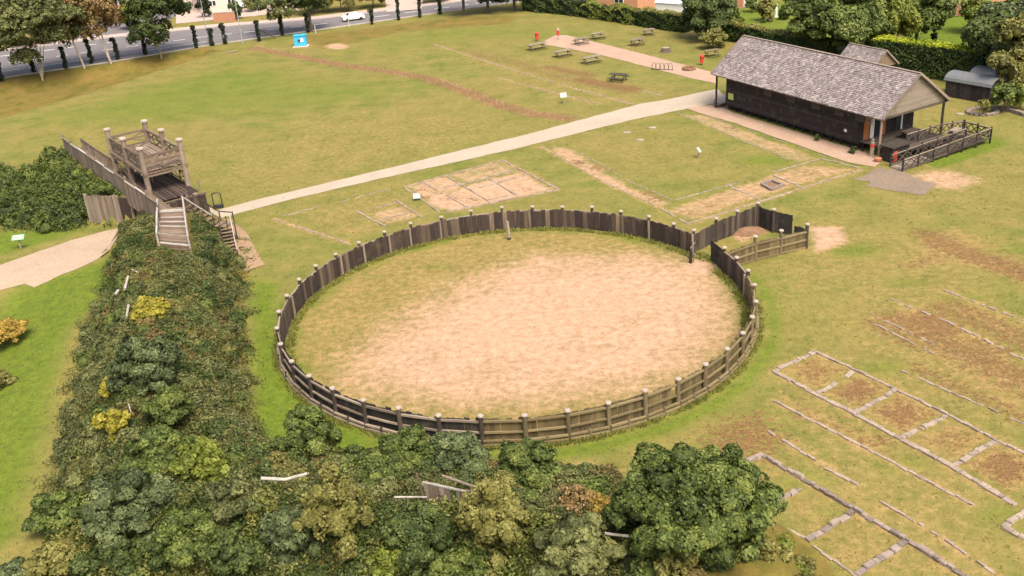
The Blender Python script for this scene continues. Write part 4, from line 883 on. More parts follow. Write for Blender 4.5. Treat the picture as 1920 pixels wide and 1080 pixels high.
# ------------------------------------------------------------------ small things on the grass
BD = math.atan2(V[1], V[0])
for (x, y), rz, lab, m, L in (((1008, 93), .45, 'pale picnic table nearest the left red bin', 'picnic_wood', 2.6), ((1057, 106), .45, 'pale picnic table in the middle of the front row of three', 'picnic_wood', 2.4), ((1110, 118), .45, 'pale picnic table at the right of the front row of three', 'picnic_wood', 2.4),
                        ((1090, 83), .5, 'brown picnic table standing on the edge of the paved picnic walk', 'palisade', 1.9), ((1122, 73), .5, 'picnic table on the grass behind the paved picnic walk, left of two', 'picnic_wood', 1.9), ((1195, 85), .5, 'brown picnic table on the grass behind the paved walk, right of two', 'palisade', 1.9),
                        ((1160, 152), -.55, 'dark old picnic table beside the worn brown soil', 'post_dark', 2.0), ((1335, 106), .3, 'pale picnic table near the hall roof corner and red bin', 'rail_moss', 1.8), ((1217, 66), .2, 'grey green picnic table far back before the hedge', 'rail_grey', 1.5)):
    picnic(G(x, y), rz, lab, m, L, 'picnic tables on the grass', 1.25)
def redbin(px, py, label):
    q = G(px, py); t = thing('litter_bin', label, 'bin', q, 'red litter bins')
    MB().lathe(q, [(.05, 0), (.05, .5)], 8).build('stand', MATS['metal_dark'], t); MB().lathe(q+up*.35, [(.26, 0), (.30, .75), (.30, .85)], 12).build('body', MATS['red_paint'], t)
    MB().lathe(q+up*1.2, [(.31, 0), (.33, .1), (.18, .22)], 12).build('hood', MATS['red_paint'], t); MB().lathe(q+up*.95, [(.305, 0), (.305, .12)], 12).build('slot', MATS['metal_dark'], t)
redbin(1007, 77, 'red litter bin behind the leftmost picnic table'); redbin(1316, 122, 'red litter bin nearest the hall beside the paved walk')
q = G(1047, 75); t = thing('tall_marker', 'tall slim red marker post with pale top at the end of the paved walk', 'post', q)
MB().lathe(q, [(.10, 0), (.10, .8)], 8).build('pole', MATS['pavement_pink'], t); MB().lathe(q+up*.8, [(.22, 0), (.24, .7)], 10).build('red_body', MATS['red_paint'], t); MB().lathe(q+up*1.5, [(.25, 0), (.27, .25), (.1, .35)], 10).build('cap', MATS['cap_pale'], t)
# arched bench frame, fire ring, stump seat
q = G(1238, 131); t = thing('arched_frame', 'dark metal hooped rack standing on the paved picnic walk', 'rack', q); dv = Vector((math.cos(-.5), math.sin(-.5), 0))
for k in range(5):
    c = q+dv*(-1.2+.6*k); MB().tube([c, c+up*.6, c+dv*.15+up*.95, c+dv*.45+up*.95, c+dv*.55+up*.5, c+dv*.55], .035, 6).build('hoop', MATS['post_dark'], t)
MB().beam(q-dv*1.3+up*.06, q+dv*1.9+up*.06, .1, .1).build('base_rail', MATS['metal_dark'], t)
q = G(1292, 131); t = thing('fire_ring', 'rusty ring of stones round a fire place on the paved walk', 'fire pit', q)
for k in range(11):
    a = k/11*6.283; p = q+Vector((.75*math.cos(a), .75*math.sin(a), .14)); MB().lathe(p-up*.15, [(.2, 0), (.24, .22), (.12, .45)], 7).build('stone', MATS['soil_brown'], t)
MB().lathe(q+up*.06, [(.62, 0), (.62, .03)], 14).build('ash', MATS['soil_brown'], t)
q = G(1248, 97); t = thing('tree_stump', 'broad brown cut tree stump on the grass behind the paved walk', 'stump', q); MB().lathe(q, [(1.0, 0), (.75, .15), (.62, .5), (.58, .62)], 12).build('stump', MATS['bark'], t); MB().lathe(q+up*.62, [(.57, 0), (.5, .03)], 12).build('cut_face', MATS['picnic_wood'], t)
def lectern(px, py, label, h=.95, w_=.95, mat='sign_green', rz=0.0, tilt=.5, legs=1):
    q = G(px, py); t = thing('information_sign', label, 'sign', q); c, s = math.cos(rz), math.sin(rz); ex = Vector((c, s, 0)); ey = Vector((-s*math.cos(tilt), c*math.cos(tilt), math.sin(tilt)))
    for x in ([0] if legs == 1 else [-.3, .3]): MB().beam(q+ex*x, q+ex*x+up*h, .1, .1).build('leg', MATS['bark_pale'], t)
    ctr = q+up*(h+.05); A_ = [ctr+ex*sx_*w_/2+ey*sy_*.32 for sx_, sy_ in ((-1, -1), (1, -1), (1, 1), (-1, 1))]; nn = ex.cross(ey)*.04
    MB().add([p-nn for p in A_]+[p+nn for p in A_], [[3, 2, 1, 0], [4, 5, 6, 7], [0, 1, 5, 4], [1, 2, 6, 5], [2, 3, 7, 6], [3, 0, 4, 7]]).build('panel', MATS[mat], t)
    for k, (y0, x0, x1) in enumerate(((.2, -.35, .25), (.05, -.38, .05), (-.1, -.38, .0), (.0, .12, .36), (-.2, -.3, .3))):
        MB().quad(*[ctr+ex*(xx*w_)+ey*(y0+yy)+nn*1.15 for xx, yy in ((x0, -.04), (x1, -.04), (x1, .04), (x0, .04))]).build('text_block', MATS['sign_text' if k != 3 else 'white_paint'], t)
lectern(40, 467, 'green information panel on a post in the grass left of the gate track', 1.1, 1.1, rz=.1)
lectern(1057, 194, 'small pale information panel above the gravel path', 1.0, .8, 'sign_text', .2, .8)
lectern(1310, 296, 'small grey slanted sign alone in the courtyard grass', .8, .5, 'steel_grey', .9, .9)
lectern(782, 375, 'small grey sign on the edge of the headquarters rooms', .35, .7, 'steel_grey', .1, .6)
q = G(410, 390); t = thing('metal_frame', 'black open metal frame standing on the grass beside the gravel path', 'frame', q)
for s in (-1, 1): MB().beam(q+Vector((s*.42, 0, 0)), q+Vector((s*.42, 0, 1.5)), .09, .09).build('upright', MATS['metal_dark'], t)
MB().tube([q+Vector((-.42, 0, 1.45)), q+Vector((-.2, 0, 1.6)), q+Vector((.2, 0, 1.6)), q+Vector((.42, 0, 1.45))], .06, 6).build('top_bar', MATS['metal_dark'], t); MB().box(q+up*.18, (1.0, .35, .3)).build('base_box', MATS['metal_dark'], t)
q = G(565, 86); t = thing('blue_container', 'bright blue box with white emblem on the far grass by the road', 'container', q)
MB().slab([(q.x-1.0, q.y-.5), (q.x+1.0, q.y-.5), (q.x+1.0, q.y+.7), (q.x-1.0, q.y+.7)], .12, 1.75).build('body', MATS['blue_paint'], t); MB().box(q+Vector((0, .1, 1.81)), (2.2, 1.4, .12)).build('lid', MATS['blue_paint'], t)
MB().box(q+Vector((.3, -.53, 1.05)), (.5, .03, .6)).build('white_emblem', MATS['white_paint'], t); MB().lathe(q+Vector((-.15, -.52, .9)), [(.22, 0), (.22, .3)], 10).build('dark_emblem', MATS['metal_dark'], t); MB().box(q+Vector((0, .1, .06)), (1.9, 1.1, .12)).build('skid', MATS['metal_dark'], t)
MB().box(q+Vector((0, -.1, .03)), (2.6, 2.0, .06)).build('slab', MATS['concrete'], t)
q = G(434, 99); t = thing('fallen_board', 'broken grey board lying at the end of the ditch bank', 'board', q); MB().beam(q+Vector((-.7, -.2, .1)), q+Vector((.9, .5, .18)), .5, .12).build('board', MATS['rail_grey'], t)
for px, py, lab in ((1200, 263, 'pale flat stone in the courtyard grass, nearer the pen'), (1223, 240, 'pale flat stone in the courtyard grass, nearer the path'), (1176, 249, 'small grey stone in the grass just below the gravel path'), (1800, 214, 'white flat slab on the grass beyond the ramp')):
    q = G(px, py); t = MB().lathe(q, [(.5, -.02), (.52, .06), (.35, .13)], 8).build('flat_stone', MATS['cap_pale'], loc=q) if False else None
    mb = MB(); mb.lathe((0, 0, 0), [(.48, -.02), (.5, .06), (.34, .12)], 8); o = mb.build('flat_stone', MATS['bark_pale']); o.location = q; o.scale = (1, .7, 1); tag(o, lab, 'stone')
mb = MB(); mb.lathe((0, 0, 0), [(1.3, 0), (1.0, .3), (.5, .5), (.1, .55)], 12); o = mb.build('hay_heap', MATS['soil_brown']); o.location = G(1405, 437); o.scale = (1.2, .6, 1); tag(o, 'brown heap of straw and soil inside the pen', 'heap')

# black shed with curved metal roof
def shed(c0, lab, L=5.6, W_=2.6, h=2.0, curved=True, rot=al):
    t = thing('garden_shed', lab, 'shed', c0); d = Vector((math.cos(rot), math.sin(rot), 0)); n = Vector((-d.y, d.x, 0)); c0 = Vector(c0)
    cor = lambda l, s: tuple((c0+d*l+n*s)[:2])
    MB().slab([cor(-L/2, -W_/2), cor(L/2, -W_/2), cor(L/2, W_/2), cor(-L/2, W_/2)], 0, h).build('wall', MATS['board_black'], t)
    for k in range(12): p = c0+d*(-L/2+L*(k+.5)/12)-n*(W_/2+.03); plank(t, p.x, p.y, .05, L/12*.97, .04, h-.02, rot, 'board_black', 'wall_board')
    m = 8
    for i in range(m):
        a0_, a1_ = math.pi*i/m, math.pi*(i+1)/m; rr = W_/2+.2
        f_ = lambda a: (-math.cos(a)*rr, h-.12+math.sin(a)*.85)
        (sa, za), (sb, zb) = f_(a0_), f_(a1_); mb = MB(); q4 = [c0+d*l+n*s+up*z for l, s, z in ((-L/2-.2, sa, za), (L/2+.2, sa, za), (L/2+.2, sb, zb), (-L/2-.2, sb, zb))]
        mb.add(q4+[p+up*.05 for p in q4], [[3, 2, 1, 0], [4, 5, 6, 7], [0, 1, 5, 4], [1, 2, 6, 5], [2, 3, 7, 6], [3, 0, 4, 7]]); mb.build('roof_sheet', MATS['roof_metal'], t)
    for l in (-L/2+.05, L/2-.05):
        pts = [c0+d*l+n*(-math.cos(math.pi*i/m)*W_/2)+up*(h-.1+math.sin(math.pi*i/m)*.72) for i in range(m+1)]; MB().add(pts, [list(range(m+1))]).build('gable_end', MATS['board_black'], t)
    return t
sc0 = G(1816, 188); shed(Vector((sc0.x, sc0.y, 0))+Vector((.9, .9, 0)), 'black shed with curved grey metal roof beyond the hall', rot=al+.12); sc1 = G(1862, 186); shed(Vector((sc1.x+1.8, sc1.y+3.2, 0)), 'second grey roofed shed half hidden behind the black shed', 5.0, 2.8, 1.9, rot=al+.12)
# stone bed with round bush
q = G(1842, 211); t = thing('stone_bed', 'curved low stone edged bed round a small bush by the sheds', 'flower bed', q)
for k in range(16):
    a = k/16*6.283; p = q+Vector((1.5*math.cos(a), 1.3*math.sin(a), 0)); MB().lathe(p, [(.3, 0), (.32, .22), (.15, .32)], 7).build('edging_stone', MATS['footing_dark'], t)
t = thing('stone_edging', 'long dark stone edging running from the round bed to the right edge', 'edging', G(1880, 208))
pts = [(1858, 207), (1870, 205), (1882, 206), (1895, 210), (1908, 214), (1920, 218), (1935, 222)]
for a, b in zip(pts[:-1], pts[1:]): beam(t, G(*a)+up*.2, G(*b)+up*.2, .5, .45, 'footing_dark', 'edging_block')

# ------------------------------------------------------------------ foliage
def ico(sub=1):
    bm = bmesh.new(); bmesh.ops.create_icosphere(bm, subdivisions=sub, radius=1); v = np.array([x.co[:] for x in bm.verts]); f = np.array([[q.index for q in x.verts] for x in bm.faces]); bm.free(); return v, f
ICO_V, ICO_F = ico(2)
def rdir(n, r): d = r.normal(size=(n, 3)); return d/np.linalg.norm(d, axis=1, keepdims=True)
def leaves(P, N, size, r, tone, aspect=.6):
    """one folded diamond face per leaf; P points, N facing, tone per leaf"""
    n = len(P); T = np.cross(N, rdir(n, r)); T /= np.linalg.norm(T, axis=1, keepdims=True)+1e-9; B = np.cross(N, T)
    L = (size*r.uniform(.65, 1.35, n))[:, None]; W_ = L*aspect*.5
    fold = N*L*.12
    V_ = np.stack([P-T*L*.5, P+B*W_+fold, P+T*L*.5, P-B*W_+fold], 1).reshape(-1, 3)
    F_ = np.arange(n*4).reshape(n, 4); return V_, F_, np.repeat(tone, 4)
def foliage_mesh(name, V_, Q, T_, tone, mat, tone_t=None):
    """V_ verts, Q quads, T_ tris"""
    me = bpy.data.meshes.new(name); nv = len(V_); me.vertices.add(nv); me.vertices.foreach_set('co', V_.astype(np.float32).ravel())
    nq, ntr = len(Q), len(T_); li = np.concatenate([Q.ravel(), T_.ravel()]).astype(np.int32) if ntr else Q.ravel().astype(np.int32)
    me.loops.add(len(li)); me.loops.foreach_set('vertex_index', li); me.polygons.add(nq+ntr)
    st = np.concatenate([np.arange(nq)*4, nq*4+np.arange(ntr)*3]).astype(np.int32); tt = np.concatenate([np.full(nq, 4), np.full(ntr, 3)]).astype(np.int32)
    me.polygons.foreach_set('loop_start', st); me.polygons.foreach_set('loop_total', tt)
    a = me.attributes.new('tone', 'FLOAT', 'POINT'); a.data.foreach_set('value', tone.astype(np.float32)); me.update(); me.validate(); me.materials.append(MATS[mat]); return me
def crown(name, lobes, dens, size, mat, r, parent=None, loc=(0, 0, 0), core=.78, zmin=-1e9, upb=.35, aspect=.6):
    CL = 1.5*min(1.0, dens/60)+.25; cs = .21*(1 if dens > 30 else 1.9); core = core*.76
    """lobes: (cx,cy,cz,rx,ry,rz) world. dens: leaves per m2 of lobe surface"""
    C = np.array(lobes, float); Vs, Qs, Ts, tn = [], [], [], []; k = 0
    for i, l in enumerate(C):
        c, rad = l[:3], l[3:6]; area = 4*math.pi*((rad[0]*rad[1])**1.6/3+(rad[0]*rad[2])**1.6/3+(rad[1]*rad[2])**1.6/3)**(1/1.6); n = max(12, int(area*dens)); tl = r.uniform(.05, .95)
        ncl = max(5, int(area*CL)); cd = rdir(ncl, r); cd[:, 2] = np.where(cd[:, 2] < -.35, -cd[:, 2], cd[:, 2]); ci = r.integers(0, ncl, n); ch_ = r.uniform(.86, 1.18, ncl)
        rm_ = float(rad.mean()); g_ = r.normal(size=(n, 3))*(cs/rm_); d = cd[ci]+g_; d /= np.linalg.norm(d, axis=1, keepdims=True)
        fall = np.clip(1-(np.linalg.norm(g_, axis=1)*rm_/(cs*2.2))**2, 0, 1)          # each clump bulges out, gaps stay deep
        sh = ch_[ci]*(.80+.22*fall*r.uniform(.5, 1.0, n)); tcl = r.normal(0, .16, ncl)[ci]
        spr = r.random(n) < .03; sh = np.where(spr, sh*r.uniform(1.02, 1.16, n), sh)
        P = c+d*rad*sh[:, None]
        keep = P[:, 2] > zmin
        for j in np.where(np.all(np.abs(C[:, :3]-c) < C[:, 3:6]+rad, axis=1))[0]:
            m = C[j]
            if j != i: keep &= (((P-m[:3])/m[3:6])**2).sum(1) > .62
        P, d, sh = P[keep], d[keep], sh[keep]
        if len(P):
            N = d+rdir(len(P), r)*.75+np.array([0, 0, upb]); N /= np.linalg.norm(N, axis=1, keepdims=True)
            tone = np.clip(tl*.7+.15+tcl[keep]+r.normal(0, .12, len(P))+(sh-.98)*1.2, 0, 1)  # tips toned lighter, deep leaves darker: shade of the gaps put into colour
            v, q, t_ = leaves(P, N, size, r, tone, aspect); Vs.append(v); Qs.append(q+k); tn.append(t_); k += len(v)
        cv = c+ICO_V*rad*core*(1+r.normal(0, .06, (len(ICO_V), 1))); cv[:, 2] = np.maximum(cv[:, 2], zmin); Vs.append(cv); Ts.append(ICO_F+k); tn.append(np.full(len(cv), tl*.5)); k += len(cv)  # core toned below its leaves, painted shade inside the crown
    Vv = np.concatenate(Vs)
    o0 = np.array(wloc(parent)) if parent is not None else np.array(loc)
    me = foliage_mesh(name, Vv-o0, np.concatenate(Qs), np.concatenate(Ts), np.concatenate(tn), mat)
    o = bpy.data.objects.new(name, me); COL.objects.link(o)
    if parent is not None: o.parent = parent
    else: o.location = loc
    return o
def lobe_set(c, R, h, r, n=26, lr=.36, flat=.0, cone=0.0, up_=.72):
    """uneven crown: lobes spread over an ellipsoid of radius R (x,y) and half height h round c"""
    out = []
    for i in range(n):
        d = rdir(1, r)[0]; d[2] = abs(d[2]) if r.random() < up_ else d[2]*.9
        s = r.uniform(.45, .92); k = 1.0-cone*max(0, d[2])*.8; q = r.uniform(.55, 1.25)*lr
        out.append((c[0]+d[0]*R*s*k, c[1]+d[1]*R*s*k, c[2]+d[2]*h*s*(1.12 if cone else 1), R*q*k, R*q*k, h*q*r.uniform(.75, 1.05)))
    out.append((c[0], c[1], c[2], R*.55, R*.55, h*.6)); return out
def trunk(par, base, top, r0, r, mat, limbs=4, name='trunk', spread=.5):
    base, top = Vector(base), Vector(top); L = (top-base).length
    mid = base.lerp(top, .5)+Vector((r.normal(0, .03*L), r.normal(0, .03*L), 0))
    MB().tube([base-Vector((0, 0, .2)), base+Vector((0, 0, .05*L)), mid, top], [r0*1.35, r0, r0*.75, r0*.3], 8).build(name, MATS[mat], par)
    for i in range(limbs):
        a = mid.lerp(top, r.uniform(-.3, .6)); an = r.uniform(0, 6.28); b = a+Vector((math.cos(an)*L*spread*.5, math.sin(an)*L*spread*.5, L*r.uniform(.2, .4))); m = a.lerp(b, .5)+Vector((0, 0, .05*L))
        MB().tube([a, m, b], [r0*.45, r0*.3, r0*.1], 6).build('limb', MATS[mat], par)
SEED = [100]
def bush(name, label, cat, px, py, rpx, mat, hz=None, aspect=1.0, dens=125, size=.175, n=48, lr=.26, z=None, cone=0, core=.78, bark='bark', group=None, leaf_aspect=.6):
    """shrub by the pixel of its middle; z is the height of that middle above the level plane"""
    SEED[0] += 1; r = np.random.default_rng(SEED[0]); c = G(px, py, 0)
    if z is None:
        for z_ in np.arange(9, .15, -.15):    # come down the line of sight until the bush stands on the ground
            c = G(px, py, z_); rm = rpx/ppm(c)
            if z_ <= H(c.x, c.y)+rm*aspect*.75: break
        z = float(z_)
    c = G(px, py, z); R = rpx/ppm(c); gz = min(H(c.x, c.y), z-.3*R*aspect); hh = R*aspect
    t = thing(name, label, cat, (c.x, c.y, gz), group)
    if z-gz > .3: trunk(t, (c.x, c.y, gz), (c.x, c.y, z+hh*.4), max(.06, R*.05), r, bark, 3)
    crown('crown', lobe_set(c, R, hh, r, n, lr, cone=cone), dens, size, mat, r, t, core=core, zmin=gz-.1, aspect=leaf_aspect); return t
EXCL = [np.array([tuple(G(x, y, 3.0)[:2]) for x, y in ((290, 384), (290, 462), (364, 468), (353, 380))]), np.array([tuple((S0-sx2*1.3)[:2]), tuple((S0+sx2*1.5)[:2]), tuple((S1+sx2*1.5)[:2]), tuple((S1-sx2*1.3)[:2])]), np.array([tuple((L0-sx*1.2)[:2]), tuple((L0+sx*1.2)[:2]), tuple((LA[3])[:2]), tuple((LA[2])[:2])])]
# --- brambles and undergrowth that cover the ramparts
def carpet(name, label, polys, mats, dens, size, hmax, seed, lump=1.3, cat='undergrowth', zb=0):
    r = np.random.default_rng(seed)
    for mi, (mat, share) in enumerate(mats):
        Vs, Qs, tn, k = [], [], [], 0; Ts = []
        for poly in polys:
            poly = np.asarray(poly); x0, y0 = poly.min(0); x1, y1 = poly.max(0); n = int((x1-x0)*(y1-y0)*dens)
            x = r.uniform(x0, x1, n); y = r.uniform(y0, y1, n); s = sdf(x, y, poly)+.35*np.sin(x*1.3+2*np.sin(y*.9))+.3*np.sin(y*2.1+3*np.sin(x*.7))+r.normal(0, .45, n)
            zone_ = np.sin(x*.55+seed+2.1*np.sin(y*.4))*np.cos(y*.62+1.5*np.sin(x*.37+seed))+.35*np.sin(x*2.3)*np.sin(y*2.1)
            lo_ = -2+0*zone_; edges = np.quantile(zone_, np.cumsum([0]+[m[1] for m in mats])/sum(m[1] for m in mats)); ok = (s > 0) & (zone_ >= edges[mi]-.12) & (zone_ <= edges[mi+1]+.12)
            for ex in EXCL: ok &= sdf(x, y, ex) < 0
            x, y, s = x[ok], y[ok], s[ok]
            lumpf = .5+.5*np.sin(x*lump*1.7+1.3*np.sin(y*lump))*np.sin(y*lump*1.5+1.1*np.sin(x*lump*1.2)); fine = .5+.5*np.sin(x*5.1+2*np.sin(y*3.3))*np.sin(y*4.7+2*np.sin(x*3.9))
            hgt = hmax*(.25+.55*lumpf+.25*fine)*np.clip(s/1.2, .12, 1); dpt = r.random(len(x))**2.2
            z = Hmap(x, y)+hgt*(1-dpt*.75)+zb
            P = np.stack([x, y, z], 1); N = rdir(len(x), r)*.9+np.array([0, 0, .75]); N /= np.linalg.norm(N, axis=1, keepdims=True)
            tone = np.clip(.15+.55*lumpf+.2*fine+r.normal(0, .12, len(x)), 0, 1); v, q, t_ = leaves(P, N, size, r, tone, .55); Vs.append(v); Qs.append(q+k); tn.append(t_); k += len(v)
        if not k: continue
        me_ = foliage_mesh(name, np.concatenate(Vs), np.concatenate(Qs), np.zeros((0, 3), int), np.concatenate(tn), mat)
        o = bpy.data.objects.new(name, me_); COL.objects.link(o); tag(o, label[mi] if isinstance(label, list) else label, cat, kind='stuff')
RA = np.array(RAMP); 
def offset_line(pts, d):
    out = []
    for i in range(len(pts)):
        a = pts[max(i-1, 0)]; b = pts[min(i+1, len(pts)-1)]; t = b-a; t = t/np.hypot(*t); out.append(pts[i]+np.array([-t[1], t[0]])*d)
    return np.array(out)
inner = offset_line(RA, 5.6); outer = offset_line(RA, -6.0)
poly1 = np.concatenate([inner[1:], outer[:0:-1]])
poly1[-1] = UV(-90.6, 21.5); poly1 = np.concatenate([poly1, [UV(-90.8, 26.0), (-28.2, 87.6)]])
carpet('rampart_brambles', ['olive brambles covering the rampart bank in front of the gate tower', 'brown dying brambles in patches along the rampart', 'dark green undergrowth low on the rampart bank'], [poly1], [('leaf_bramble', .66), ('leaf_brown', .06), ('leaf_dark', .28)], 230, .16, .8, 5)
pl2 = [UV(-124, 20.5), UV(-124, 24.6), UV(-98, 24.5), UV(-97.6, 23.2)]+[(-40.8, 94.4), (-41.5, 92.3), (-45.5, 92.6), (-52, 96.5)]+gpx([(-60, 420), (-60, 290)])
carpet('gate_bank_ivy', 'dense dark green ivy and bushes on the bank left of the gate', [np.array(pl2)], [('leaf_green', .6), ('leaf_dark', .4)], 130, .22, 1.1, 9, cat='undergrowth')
def domes(name, labels, poly, mats, per, rr, seed, dens=70, size=.2):
    """low bushy growth too dense to count: uneven rounded clumps that follow the ground"""
    r = np.random.default_rng(seed); poly = np.asarray(poly); x0, y0 = poly.min(0); x1, y1 = poly.max(0); n = int((x1-x0)*(y1-y0)*per); x = r.uniform(x0, x1, n); y = r.uniform(y0, y1, n)
    ok = sdf(x, y, poly)+r.normal(0, .5, n) > .5
    for ex in EXCL: ok &= sdf(x, y, ex) < -.7
    x, y = x[ok], y[ok]; z = Hmap(x, y); rad = rr[0]+(rr[1]-rr[0])*r.random(len(x))**1.8
    zn = np.sin(x*.45+seed+1.8*np.sin(y*.33))*np.cos(y*.5+1.5*np.sin(x*.31+seed))+r.normal(0, .45, len(x)); order = np.argsort(np.argsort(zn))/len(zn); cum = np.cumsum([m[1] for m in mats])/sum(m[1] for m in mats); which = np.searchsorted(cum, order)
    for k, (m, _) in enumerate(mats):
        q = np.where(which == k)[0]
        if len(q): tag(crown(name, [(x[i], y[i], z[i]+rad[i]*.35, rad[i], rad[i]*r.uniform(.8, 1.2), rad[i]*r.uniform(.7, 1.25)) for i in q], dens, size, m, r, loc=(float(x[q[0]]), float(y[q[0]]), float(z[q[0]])), core=.8), labels[k], 'undergrowth', kind='stuff')
domes('bramble_clumps', ['olive green bramble clumps all over the left rampart', 'fresh green bramble clumps on the left rampart', 'dark green bramble clumps on the left rampart', 'brownish bramble clumps on the left rampart', 'yellowish olive clumps on the left rampart'], poly1, [('leaf_bramble', .50), ('leaf_green', .15), ('leaf_dark', .18), ('leaf_brown', .05), ('leaf_olive', .10)], 1.7, (.22, .85), 41, 105, .15)
domes('ivy_clumps', ['green rounded clumps on the bank left of the gate', 'dark green rounded clumps on the bank left of the gate'], np.array(pl2), [('leaf_green', .6), ('leaf_dark', .4)], .55, (.5, 1.3), 43)
domes('rough_clumps', ['olive rough growth right of the largest tree', 'yellow green rough growth right of the largest tree'], np.array([tuple(G(x, y, 1)[:2]) for x, y in ((1380, 1010), (1480, 1000), (1520, 1030), (1580, 1085), (1620, 1140), (1380, 1140))]), [('leaf_olive', .5), ('leaf_lime', .5)], 1.6, (.2, .6), 47)
thk = np.array([tuple(G(x, y, 3)[:2]) for x, y in ((60, 1090), (90, 900), (230, 860), (420, 850), (480, 900), (620, 920), (760, 930), (900, 950), (1040, 960), (1150, 960), (1180, 1090), (1200, 1130), (40, 1130))])
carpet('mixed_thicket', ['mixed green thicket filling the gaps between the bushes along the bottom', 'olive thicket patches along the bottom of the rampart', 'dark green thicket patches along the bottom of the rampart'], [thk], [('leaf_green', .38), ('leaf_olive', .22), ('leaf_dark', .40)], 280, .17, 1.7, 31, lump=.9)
# individual bushes, front left to right
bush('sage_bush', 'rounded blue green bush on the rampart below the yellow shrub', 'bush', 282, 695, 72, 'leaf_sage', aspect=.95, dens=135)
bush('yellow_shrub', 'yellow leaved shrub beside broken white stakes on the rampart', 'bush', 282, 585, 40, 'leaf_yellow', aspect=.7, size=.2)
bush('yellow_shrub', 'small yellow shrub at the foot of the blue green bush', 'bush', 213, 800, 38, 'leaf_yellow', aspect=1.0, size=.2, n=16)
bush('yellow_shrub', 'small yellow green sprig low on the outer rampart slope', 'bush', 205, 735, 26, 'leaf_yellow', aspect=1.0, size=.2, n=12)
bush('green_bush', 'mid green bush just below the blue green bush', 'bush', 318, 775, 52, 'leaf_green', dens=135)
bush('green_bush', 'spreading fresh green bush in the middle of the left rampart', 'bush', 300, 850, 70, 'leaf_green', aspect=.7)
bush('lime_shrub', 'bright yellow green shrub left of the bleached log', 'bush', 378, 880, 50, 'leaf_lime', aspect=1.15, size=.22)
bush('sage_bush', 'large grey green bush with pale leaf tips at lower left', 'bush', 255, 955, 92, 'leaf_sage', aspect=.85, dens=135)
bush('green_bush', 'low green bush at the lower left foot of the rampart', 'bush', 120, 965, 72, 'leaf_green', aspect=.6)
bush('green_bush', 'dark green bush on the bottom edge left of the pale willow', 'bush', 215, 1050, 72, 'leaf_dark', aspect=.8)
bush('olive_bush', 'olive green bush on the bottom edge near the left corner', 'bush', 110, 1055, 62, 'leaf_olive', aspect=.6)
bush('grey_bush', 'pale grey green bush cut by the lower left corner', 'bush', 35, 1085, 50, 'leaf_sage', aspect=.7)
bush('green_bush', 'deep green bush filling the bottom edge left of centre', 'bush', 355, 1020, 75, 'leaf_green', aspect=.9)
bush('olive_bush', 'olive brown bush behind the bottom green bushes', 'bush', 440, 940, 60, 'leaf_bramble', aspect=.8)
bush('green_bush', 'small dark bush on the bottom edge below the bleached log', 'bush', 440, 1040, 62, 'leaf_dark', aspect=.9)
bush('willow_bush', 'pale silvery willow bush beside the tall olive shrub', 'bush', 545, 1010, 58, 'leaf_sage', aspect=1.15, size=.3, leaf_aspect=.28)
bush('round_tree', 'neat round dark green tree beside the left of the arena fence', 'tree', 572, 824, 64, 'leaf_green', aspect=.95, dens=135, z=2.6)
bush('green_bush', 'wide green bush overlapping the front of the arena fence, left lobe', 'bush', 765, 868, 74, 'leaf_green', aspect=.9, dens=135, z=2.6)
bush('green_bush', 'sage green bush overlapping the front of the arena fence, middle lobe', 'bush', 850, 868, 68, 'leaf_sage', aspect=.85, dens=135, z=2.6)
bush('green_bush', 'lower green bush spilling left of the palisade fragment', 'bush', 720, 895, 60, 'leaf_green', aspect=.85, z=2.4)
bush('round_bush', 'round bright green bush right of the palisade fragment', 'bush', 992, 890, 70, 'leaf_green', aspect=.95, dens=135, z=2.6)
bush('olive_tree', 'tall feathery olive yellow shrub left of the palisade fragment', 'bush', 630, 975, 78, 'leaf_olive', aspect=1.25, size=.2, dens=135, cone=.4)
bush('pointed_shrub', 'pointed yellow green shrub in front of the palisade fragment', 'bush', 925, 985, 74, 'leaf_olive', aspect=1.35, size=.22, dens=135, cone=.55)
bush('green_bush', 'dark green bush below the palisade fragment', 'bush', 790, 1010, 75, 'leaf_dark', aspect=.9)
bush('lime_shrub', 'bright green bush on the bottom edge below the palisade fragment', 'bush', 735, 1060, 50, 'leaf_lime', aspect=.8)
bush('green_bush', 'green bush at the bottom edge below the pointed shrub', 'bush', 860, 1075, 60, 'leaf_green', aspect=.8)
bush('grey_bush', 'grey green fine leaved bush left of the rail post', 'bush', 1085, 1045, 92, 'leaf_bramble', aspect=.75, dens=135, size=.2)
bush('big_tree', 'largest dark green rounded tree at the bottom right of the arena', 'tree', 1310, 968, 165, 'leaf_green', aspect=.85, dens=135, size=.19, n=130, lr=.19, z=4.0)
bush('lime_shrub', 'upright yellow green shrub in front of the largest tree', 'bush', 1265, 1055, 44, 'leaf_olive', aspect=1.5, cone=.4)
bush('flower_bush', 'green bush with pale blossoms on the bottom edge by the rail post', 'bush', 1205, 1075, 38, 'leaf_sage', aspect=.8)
bush('olive_bush', 'small olive bush between the round tree and the green bushes', 'bush', 665, 890, 36, 'leaf_olive', aspect=.8, z=1.6)
bush('dry_bush', 'straw coloured twiggy bush between round bush and largest tree', 'bush', 1075, 945, 42, 'leaf_rust', aspect=.9, dens=40, core=.5)
bush('gold_grass', 'golden tall grass clump by the largest tree', 'grass clump', 1118, 950, 34, 'leaf_gold', aspect=.8, dens=60, leaf_aspect=.2, core=.6)
bush('pale_grass', 'pale green tall grass clump below the arena fence', 'grass clump', 1105, 912, 34, 'leaf_olive', aspect=.6, dens=60, leaf_aspect=.2, core=.6, z=.8)
bush('golden_bush', 'golden brown bush at the left edge of the outer grass', 'bush', 8, 625, 46, 'leaf_gold', aspect=.6, z=.2, dens=60, n=60)
